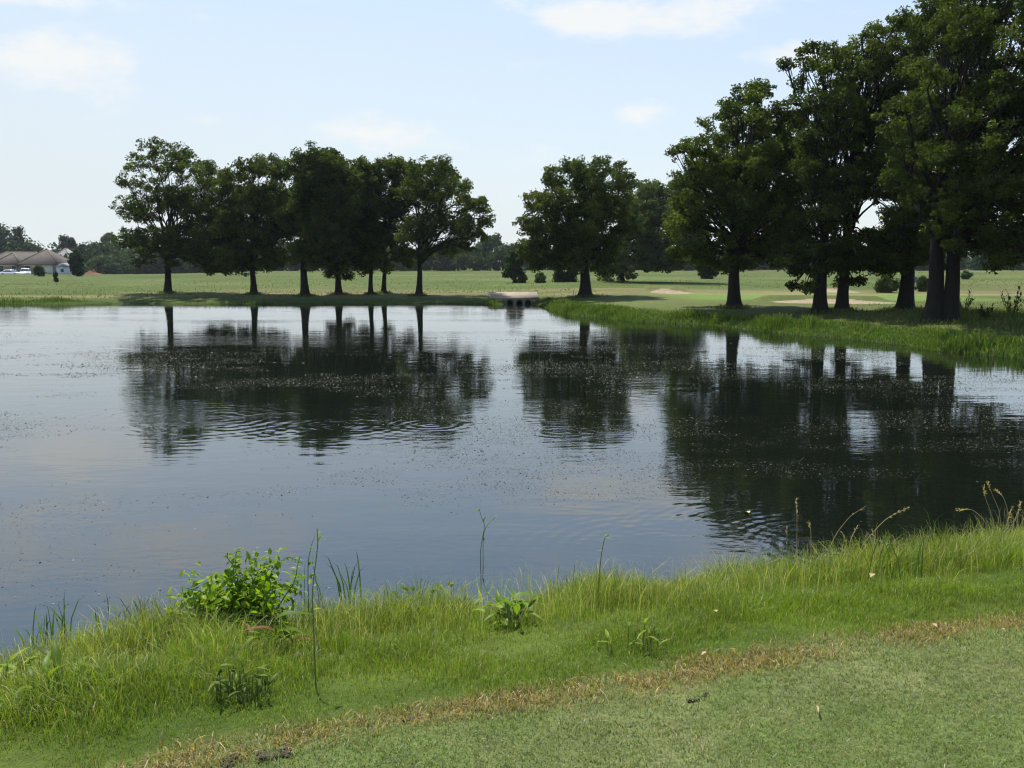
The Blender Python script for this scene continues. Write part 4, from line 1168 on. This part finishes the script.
def stalks(name, label, spec, mat, seed, head=None, leafn=0, cat="weed"):
    """spec: list of (base px, base py, [(px, py) ...]) in picture order from the foot up"""
    rng = np.random.default_rng(seed)
    b0 = near_ground(*spec[0][0]); rt = thing(name, b0, label, cat)
    st = MB(); hd = MB(); lf = MB(); used_l = used_h = False
    for base, pts_px in spec:
        b1 = near_ground(*base); yb = b1[1]
        P_ = [b1 - b0 - (0, 0, .03)] + [at(a, b_, yb + rng.uniform(-.06, .06)) - b0 for a, b_ in pts_px]
        P_ = np.array(P_)
        tt_ = np.linspace(0, len(P_) - 1, 5 * (len(P_) - 1) + 1)
        S_ = np.stack([np.interp(tt_, range(len(P_)), P_[:, i]) for i in range(3)], 1)
        S_[1:-1] = (S_[:-2] + S_[1:-1] * 2 + S_[2:]) / 4
        S_[1:-1] = (S_[:-2] + S_[1:-1] * 2 + S_[2:]) / 4
        st = MB(); hd = MB()
        st.tube(S_, np.linspace(.0034, .0016, len(S_)), 5); st.build("stem", mat, rt, True)
        if head:
            used_h = True
            nh = head; i0 = int(len(S_) * .72)
            for j in range(nh):
                i = rng.integers(i0, len(S_)); td = unit(S_[min(i, len(S_) - 1)] - S_[i - 1])
                dr = unit(td + rng.normal(size=3) * .35)
                hd.leaf(S_[i] + rng.normal(size=3) * .004, dr, rng.normal(size=3), rng.uniform(.014, .028), .006, .1, .3, np.array((0.48, 0.37, 0.2)) * rng.uniform(.7, 1.2), 3)
            hd.build("seed_head", M["plant"], rt)
        for j in range(leafn):
            used_l = True
            i = rng.integers(len(S_) // 3, len(S_)); dr = unit(rng.normal(size=3) * (1, .6, .5) + (0, 0, .3))
            Lf = rng.uniform(.03, .06); lf.leaf(S_[i], dr, (0, 0, 1), Lf, Lf * .42, .3, .2, np.array(GRN[rng.integers(4)]) * rng.uniform(.7, 1.1))
    if used_l: lf.build("leaves", M["plant"], rt)


stalks("vine_sprout", "thin crooked vine sprout with few leaves rising over the water", [((481, 612), [(481, 575), (480, 553), (483, 535), (485, 526), (481, 516), (479, 508)]), ((483, 560), [(483, 535), (487, 525), (496, 517)])], M["stem"], 201, None, 5, "vine")
stalks("tall_weed", "bare tall weed stems right of the sapling", [((316, 690), [(314, 640), (312, 590), (318, 545), (317, 528)]), ((310, 640), [(308, 590), (308, 560), (312, 543), (316, 533)]), ((305, 630), [(304, 590), (305, 565)]), ((322, 630), [(318, 590), (312, 560)])], M["stem"], 202, None, 6)
stalks("bent_stem", "thin bent stem with a drooping tip over the water", [((598, 612), [(599, 575), (602, 550), (605, 537), (609, 535)])], M["stem"], 203, None, 3)
stalks("budded_stem", "short stem with a dark bud at the water's edge", [((572, 612), [(573, 580), (575, 563)])], M["stem"], 204, 4, 0)
DRY = "dry grass stalks at the near water's edge"
stalks("dry_stalk", "tallest upright dry stalk by the ripples", [((796, 585), [(797, 540), (797, 515), (796, 501)])], M["dry_stem"], 205, 16, 0, "dry stalk")
stalks("dry_stalk", "thin upright dry stalk left of the tallest one", [((786, 590), [(787, 555), (787, 528)])], M["dry_stem"], 206, 8, 0, "dry stalk")
stalks("dry_stalk", "dry stalk with a nodding head right of the tallest one", [((811, 582), [(811, 550), (811, 530), (809, 523)])], M["dry_stem"], 207, 14, 0, "dry stalk")
stalks("dry_stalk", "long dry stalk leaning right over the dark water", [((815, 580), [(835, 535), (850, 516), (866, 506)])], M["dry_stem"], 208, 4, 0, "dry stalk")
stalks("dry_stalk", "dry stalk with a long plumed head leaning far right", [((848, 575), [(862, 545), (885, 519), (907, 508)])], M["dry_stem"], 209, 30, 0, "dry stalk")
stalks("dry_stalk", "short dry stalk standing right of the leaning ones", [((876, 572), [(875, 545), (872, 530)])], M["dry_stem"], 210, 10, 0, "dry stalk")
stalks("dry_stalk", "broken brown stalk bent over the grass near the ripples", [((852, 575), [(848, 548), (842, 532)]), ((845, 578), [(850, 540), (858, 525)])], M["dry_stem"], 211, 8, 0, "dry stalk")
stalks("seed_grass", "bunch of brown seed heads by the dark water at the right", [((1000, 550), [(992, 515), (985, 497), (984, 488)]), ((1003, 552), [(1000, 512), (992, 494), (988, 483)]), ((1010, 548), [(1008, 510), (1003, 496), (996, 490)]), ((1014, 546), [(1018, 515), (1020, 503)]), ((1006, 550), [(1006, 525), (1012, 508)]), ((996, 552), [(985, 520), (972, 509), (958, 510)])],
       M["dry_stem"], 212, 24, 0, "seed grass")
# dark weeds in the shade by the double trunk
def far_weed(px, py, h, label, seed):
    rng = np.random.default_rng(seed); b0 = ground(px, py); rt = thing("shade_weed", b0, label, "weed")
    st = MB(); lf = MB()
    for j in range(9):
        a = rng.uniform(0, 6.28); e_ = np.array([math.cos(a) * .4 * h, math.sin(a) * .4 * h, h * rng.uniform(.7, 1.1)])
        pts = curve_pts((0, 0, -.05), e_, 7, (0, 0, .05), rng, .02); st.tube(pts, np.linspace(.02, .006, 7), 5, cap=False)
        for q_ in range(22):
            i = rng.integers(2, 7); dr = unit(rng.normal(size=3) + (0, 0, .6)); Lf = rng.uniform(.10, .2)
            lf.leaf(pts[i], dr, (0, 0.1, 1), Lf, Lf * .3, .2, .2, np.array((0.06, 0.085, 0.025)) * rng.uniform(.7, 1.3), 3)
    st.build("stem", M["stem"], rt); lf.build("leaves", M["plant"], rt)


far_weed(1012, 318, 1.0, "tall dark weed in the shade near the right edge", 221)
far_weed(964, 314, 0.75, "dark weed just right of the double trunk", 222)
far_weed(985, 322, 0.5, "low weed between the two dark weeds right of the double trunk", 223)

# ------------------------------------------------------------------ ground litter and floating bits
def clod(name, label, cat, px, py, sx, sy, sz, mat, seed, group=None, rz=0.0, rough=.35):
    rng = np.random.default_rng(seed); b0 = near_ground(px, py)
    V_, Fc = [], []; nr, na = 7, 12
    off = rng.uniform(0, 50)
    for i in range(nr + 1):
        ph = math.pi * i / nr
        for j in range(na):
            a = 2 * math.pi * j / na
            d_ = np.array([math.sin(ph) * math.cos(a), math.sin(ph) * math.sin(a), math.cos(ph)])
            k_ = 1 + rough * 2 * (vnoise(d_[0] * 2 + off + d_[2], d_[1] * 2 + off - d_[2], seed) - .5)
            V_.append(d_ * k_ * (sx, sy, sz))
    for i in range(nr):
        for j in range(na): Fc.append([i * na + j, (i + 1) * na + j, (i + 1) * na + (j + 1) % na, i * na + (j + 1) % na])
    mb_ = MB(); mb_.add(V_, Fc); o_ = mb_.build(name, M[mat], None, False)
    o_.location = (float(b0[0]), float(b0[1]), float(b0[2] + sz * .45)); o_.rotation_euler = (0, 0, rz)
    return tag(o_, label, cat, group)


CG = "soil clods of the dug patch at the strip's lower end"
rng = np.random.default_rng(88)
for i in range(44):
    px_ = rng.uniform(222, 292); py_ = 764 - (px_ - 222) * .17 + rng.normal(0, 4.0); r_ = rng.uniform(.004, .011)
    clod("soil_clod", "small crumbly clod in the dug soil patch at the lower end of the dry strip", "soil clod", px_, py_, r_ * 1.5, r_, r_ * .8, "clod", 300 + i, CG, rng.uniform(0, 3), .6)
clod("bark_scrap", "dark bark scrap lying on the dry strip near the picture's middle", "bark scrap", 413, 721, .030, .011, .007, "deadwood", 340, None, .2, .7)
clod("bark_scrap", "larger dark bark scrap on the lawn below the brown patch", "bark scrap", 692, 702, .036, .012, .007, "deadwood", 341, None, .5, .7)
clod("bark_scrap", "small dark crumb beside the larger bark scrap", "bark scrap", 705, 696, .018, .008, .006, "deadwood", 342, None, .9, .7)


def litter(name, label, px, py, L_, W_, mat, seed, cat="leaf", lift=.03, water=False):
    rng = np.random.default_rng(seed)
    b0 = near_ground(px, py) if not water else on(px, py, 0)
    mb_ = MB(); a = rng.uniform(0, 6.28)
    mb_.leaf((0, 0, 0), (math.cos(a), math.sin(a), .15), (0, 0, 1), L_ * .7, W_ * .7, .3, .4, (1, 1, 1), 5, .8)
    o_ = mb_.build(name, M[mat]); o_.location = (float(b0[0]), float(b0[1]), float(b0[2] + lift)); return tag(o_, label, cat)


litter("fallen_leaf", "dry curled leaf caught in the grass of the right bank", 872, 602, .07, .045, "dead_leaf", 351, lift=.16)
litter("fallen_leaf", "pale dry leaf on the right bank above the brown strip", 716, 632, .05, .03, "dead_leaf", 352, lift=.10)
litter("fallen_leaf", "pale curled leaf on the dry strip at right", 932, 630, .05, .03, "dead_leaf", 353)
litter("fallen_leaf", "pale leaf sticking up from the brown patch", 706, 663, .05, .025, "dead_leaf", 354, lift=.05)
litter("fallen_straw", "long straw lying flat on the mown lawn", 818, 721, .13, .012, "dead_leaf", 355, "straw", .03)
litter("fallen_leaf", "tiny pale leaf at the right end of the dry strip", 1004, 636, .035, .02, "dead_leaf", 356)
litter("floating_leaf", "yellow leaf floating on the dark water", 749, 514, .12, .08, "straw_leaf", 357, "leaf", .012, True)

# floating specks of weed on the water
rng = np.random.default_rng(95)
n = 620000
yv = 7 + 30 * rng.uniform(size=n) ** 1.35; xv = rng.uniform(-1, 1, n) * (yv * .60 + 2)
cl = fbm(xv * .22, yv * .34, 611) * .6 + fbm(xv * 1.1, yv * 1.9, 613) * .4
s = (sdf(xv, yv) < -.3) & (rng.uniform(size=n) < sstep(.46, .68, cl) * (0.15 + .85 * sstep(9.0, 11.5, yv)) * sstep(38, 26, yv))
xv, yv = xv[s], yv[s]; n = len(xv)
nm = np.tile(np.array([0, 0, 1.0]), (n, 1)) + rng.normal(0, .12, (n, 3)); nm /= np.linalg.norm(nm, axis=1)[:, None]
col = pick(rng, n, [(0.05, 0.056, 0.036), (0.075, 0.08, 0.05), (0.03, 0.036, 0.022), (0.22, 0.22, 0.17)], [4, 3, 3, .12])
v, f, c = leaf_quads(np.stack([xv, yv, np.full(n, .006)], 1), nm, np.clip(rng.gamma(2.0, .0050, n), .004, .045) * np.clip(yv / 13, .7, 1.8), .75, col, rng)
v[:, 2] = np.maximum(v[:, 2], .002)
tag(mesh_np("floating_weed", v, [f], M["speck"], None, c), "scattered specks of floating weed and pollen on the pond", "water weed", kind="stuff")

# ------------------------------------------------------------------ light and sky
EL, AZ = math.radians(60), math.radians(-20)          # azimuth from the view direction, negative to the left
sv = Vector((math.sin(AZ) * math.cos(EL), math.cos(AZ) * math.cos(EL), math.sin(EL)))
sun = bpy.data.lights.new("sun", "SUN"); sun.energy = 4.5; sun.angle = math.radians(.5); sun.color = (1, .95, .86)
so = bpy.data.objects.new("sun", sun); COL.objects.link(so); so.rotation_euler = sv.to_track_quat("Z", "Y").to_euler(); so.location = (-40, 30, 80)

wd_ = bpy.data.worlds.new("World"); SC.world = wd_; wd_.use_nodes = True
nt = wd_.node_tree
for n_ in list(nt.nodes): nt.nodes.remove(n_)
N = NT(nt)
sky = N.n("ShaderNodeTexSky", sky_type="NISHITA"); sky.sun_disc = False; sky.sun_elevation = EL; sky.sun_rotation = AZ
sky.air_density = 1.0; sky.dust_density = 0.7; sky.ozone_density = 2.6; sky.altitude = 200
tc = N.n("ShaderNodeTexCoord"); sp = N.n("ShaderNodeSeparateXYZ"); N.l(tc.outputs["Generated"], sp.inputs[0])
az = N.math("ARCTAN2", sp.outputs[0], sp.outputs[1]); el = N.math("ARCSINE", sp.outputs[2])
cv = N.n("ShaderNodeCombineXYZ"); N.l(N.math("MULTIPLY", az, 1.0), cv.inputs[0]); N.l(N.math("MULTIPLY", el, 2.2), cv.inputs[1])
nsA = N.noise(cv.outputs[0], 11.0, 8, 0.62)
tot = None
for (px_, py_, wx_, wy_, k_) in ((45, 60, 75, 24, 1.0), (640, 14, 115, 18, 1.1), (380, 135, 85, 14, .8), (640, 113, 26, 10, .8), (800, 50, 36, 12, .8), (215, 122, 28, 9, .55), (555, 65, 40, 10, .45),
                                 (60, 0, 120, 9, .8), (545, 160, 70, 12, .5), (-200, -120, 160, 45, .9), (140, -60, 120, 36, .9), (700, -80, 130, 30, .8), (1000, -130, 160, 40, .8), (330, -190, 150, 40, .8)):
    d_ = ray(px_, py_); d_ = d_ / np.linalg.norm(d_); a0 = math.atan2(d_[0], d_[1]); e0 = math.asin(d_[2])
    a_ = N.math("DIVIDE", N.math("SUBTRACT", az, a0), 1.4 * wx_ / F); e_ = N.math("DIVIDE", N.math("SUBTRACT", el, e0), 1.35 * wy_ / F)
    g_ = N.math("EXPONENT", N.math("MULTIPLY", N.math("ADD", N.math("MULTIPLY", a_, a_), N.math("MULTIPLY", e_, e_)), -1.0))
    g_ = N.math("MULTIPLY", g_, k_)
    tot = g_ if tot is None else N.math("MAXIMUM", tot, g_)
dens = N.math("ADD", tot, N.math("MULTIPLY", N.math("SUBTRACT", nsA, 0.5), 2.4))
cl_ = N.n("ShaderNodeMapRange", interpolation_type="SMOOTHSTEP"); N.l(dens, cl_.inputs[0])
cl_.inputs[1].default_value = .34; cl_.inputs[2].default_value = 1.10; cl_.inputs[3].default_value = 0; cl_.inputs[4].default_value = .9
SKYK = 0.108
veil = N.math("MULTIPLY", N.math("EXPONENT", N.math("MULTIPLY", N.math("MAXIMUM", el, 0.0), -1.9)), N.math("MULTIPLY_ADD", az, -0.28, 0.95))
veil = N.math("MINIMUM", N.math("MAXIMUM", veil, 0.0), 0.92)
hi = N.n("ShaderNodeMapRange", interpolation_type="SMOOTHSTEP"); N.l(el, hi.inputs[0]); hi.inputs[1].default_value = .18; hi.inputs[2].default_value = .46
vcol = N.mix(hi.outputs[0], (0.465 / SKYK, 0.505 / SKYK, 0.525 / SKYK), (0.40 / SKYK, 0.60 / SKYK, 0.82 / SKYK))
hazy = N.mix(veil, sky.outputs[0], vcol)
mx = N.mix(cl_.outputs[0], hazy, (0.575 / SKYK, 0.585 / SKYK, 0.58 / SKYK))
bg = N.n("ShaderNodeBackground"); bg.inputs[1].default_value = SKYK; N.l(mx, bg.inputs[0])
N.l(bg.outputs[0], N.n("ShaderNodeOutputWorld").inputs[0])

# ------------------------------------------------------------------ haze
HAZE = 0.00012
if HAZE > 0:
    hb_ = MB(); hb_.box((-780, -780, -2.4), (780, 780, 17.5))
    m, nt = new_mat("haze"); N = NT(nt)
    pv = N.n("ShaderNodeVolumePrincipled"); pv.inputs["Density"].default_value = HAZE
    pv.inputs["Color"].default_value = (0.80, 0.88, 0.97, 1); pv.inputs["Anisotropy"].default_value = 0.2
    N.l(pv.outputs[0], N.n("ShaderNodeOutputMaterial").inputs["Volume"])
    ho = hb_.build("haze", m); tag(ho, "thin summer haze over the meadow", "haze", kind="stuff")

# ------------------------------------------------------------------ render settings
SC.render.engine = "CYCLES"
cy = SC.cycles
cy.max_bounces = 6; cy.diffuse_bounces = 3; cy.glossy_bounces = 2; cy.transmission_bounces = 4; cy.transparent_max_bounces = 4; cy.volume_bounces = 0
cy.use_denoising = True
cy.pixel_filter_type = "BLACKMAN_HARRIS"; cy.filter_width = 1.2
try: cy.denoiser = "OPENIMAGEDENOISE"
except Exception: pass
cy.caustics_reflective = False; cy.caustics_refractive = False
SC.view_settings.view_transform = "Standard"; SC.view_settings.look = "None"
SC.view_settings.exposure = 0.7; SC.view_settings.gamma = 1.0
SC.view_settings.use_curve_mapping = False
print("blades near:", NB)
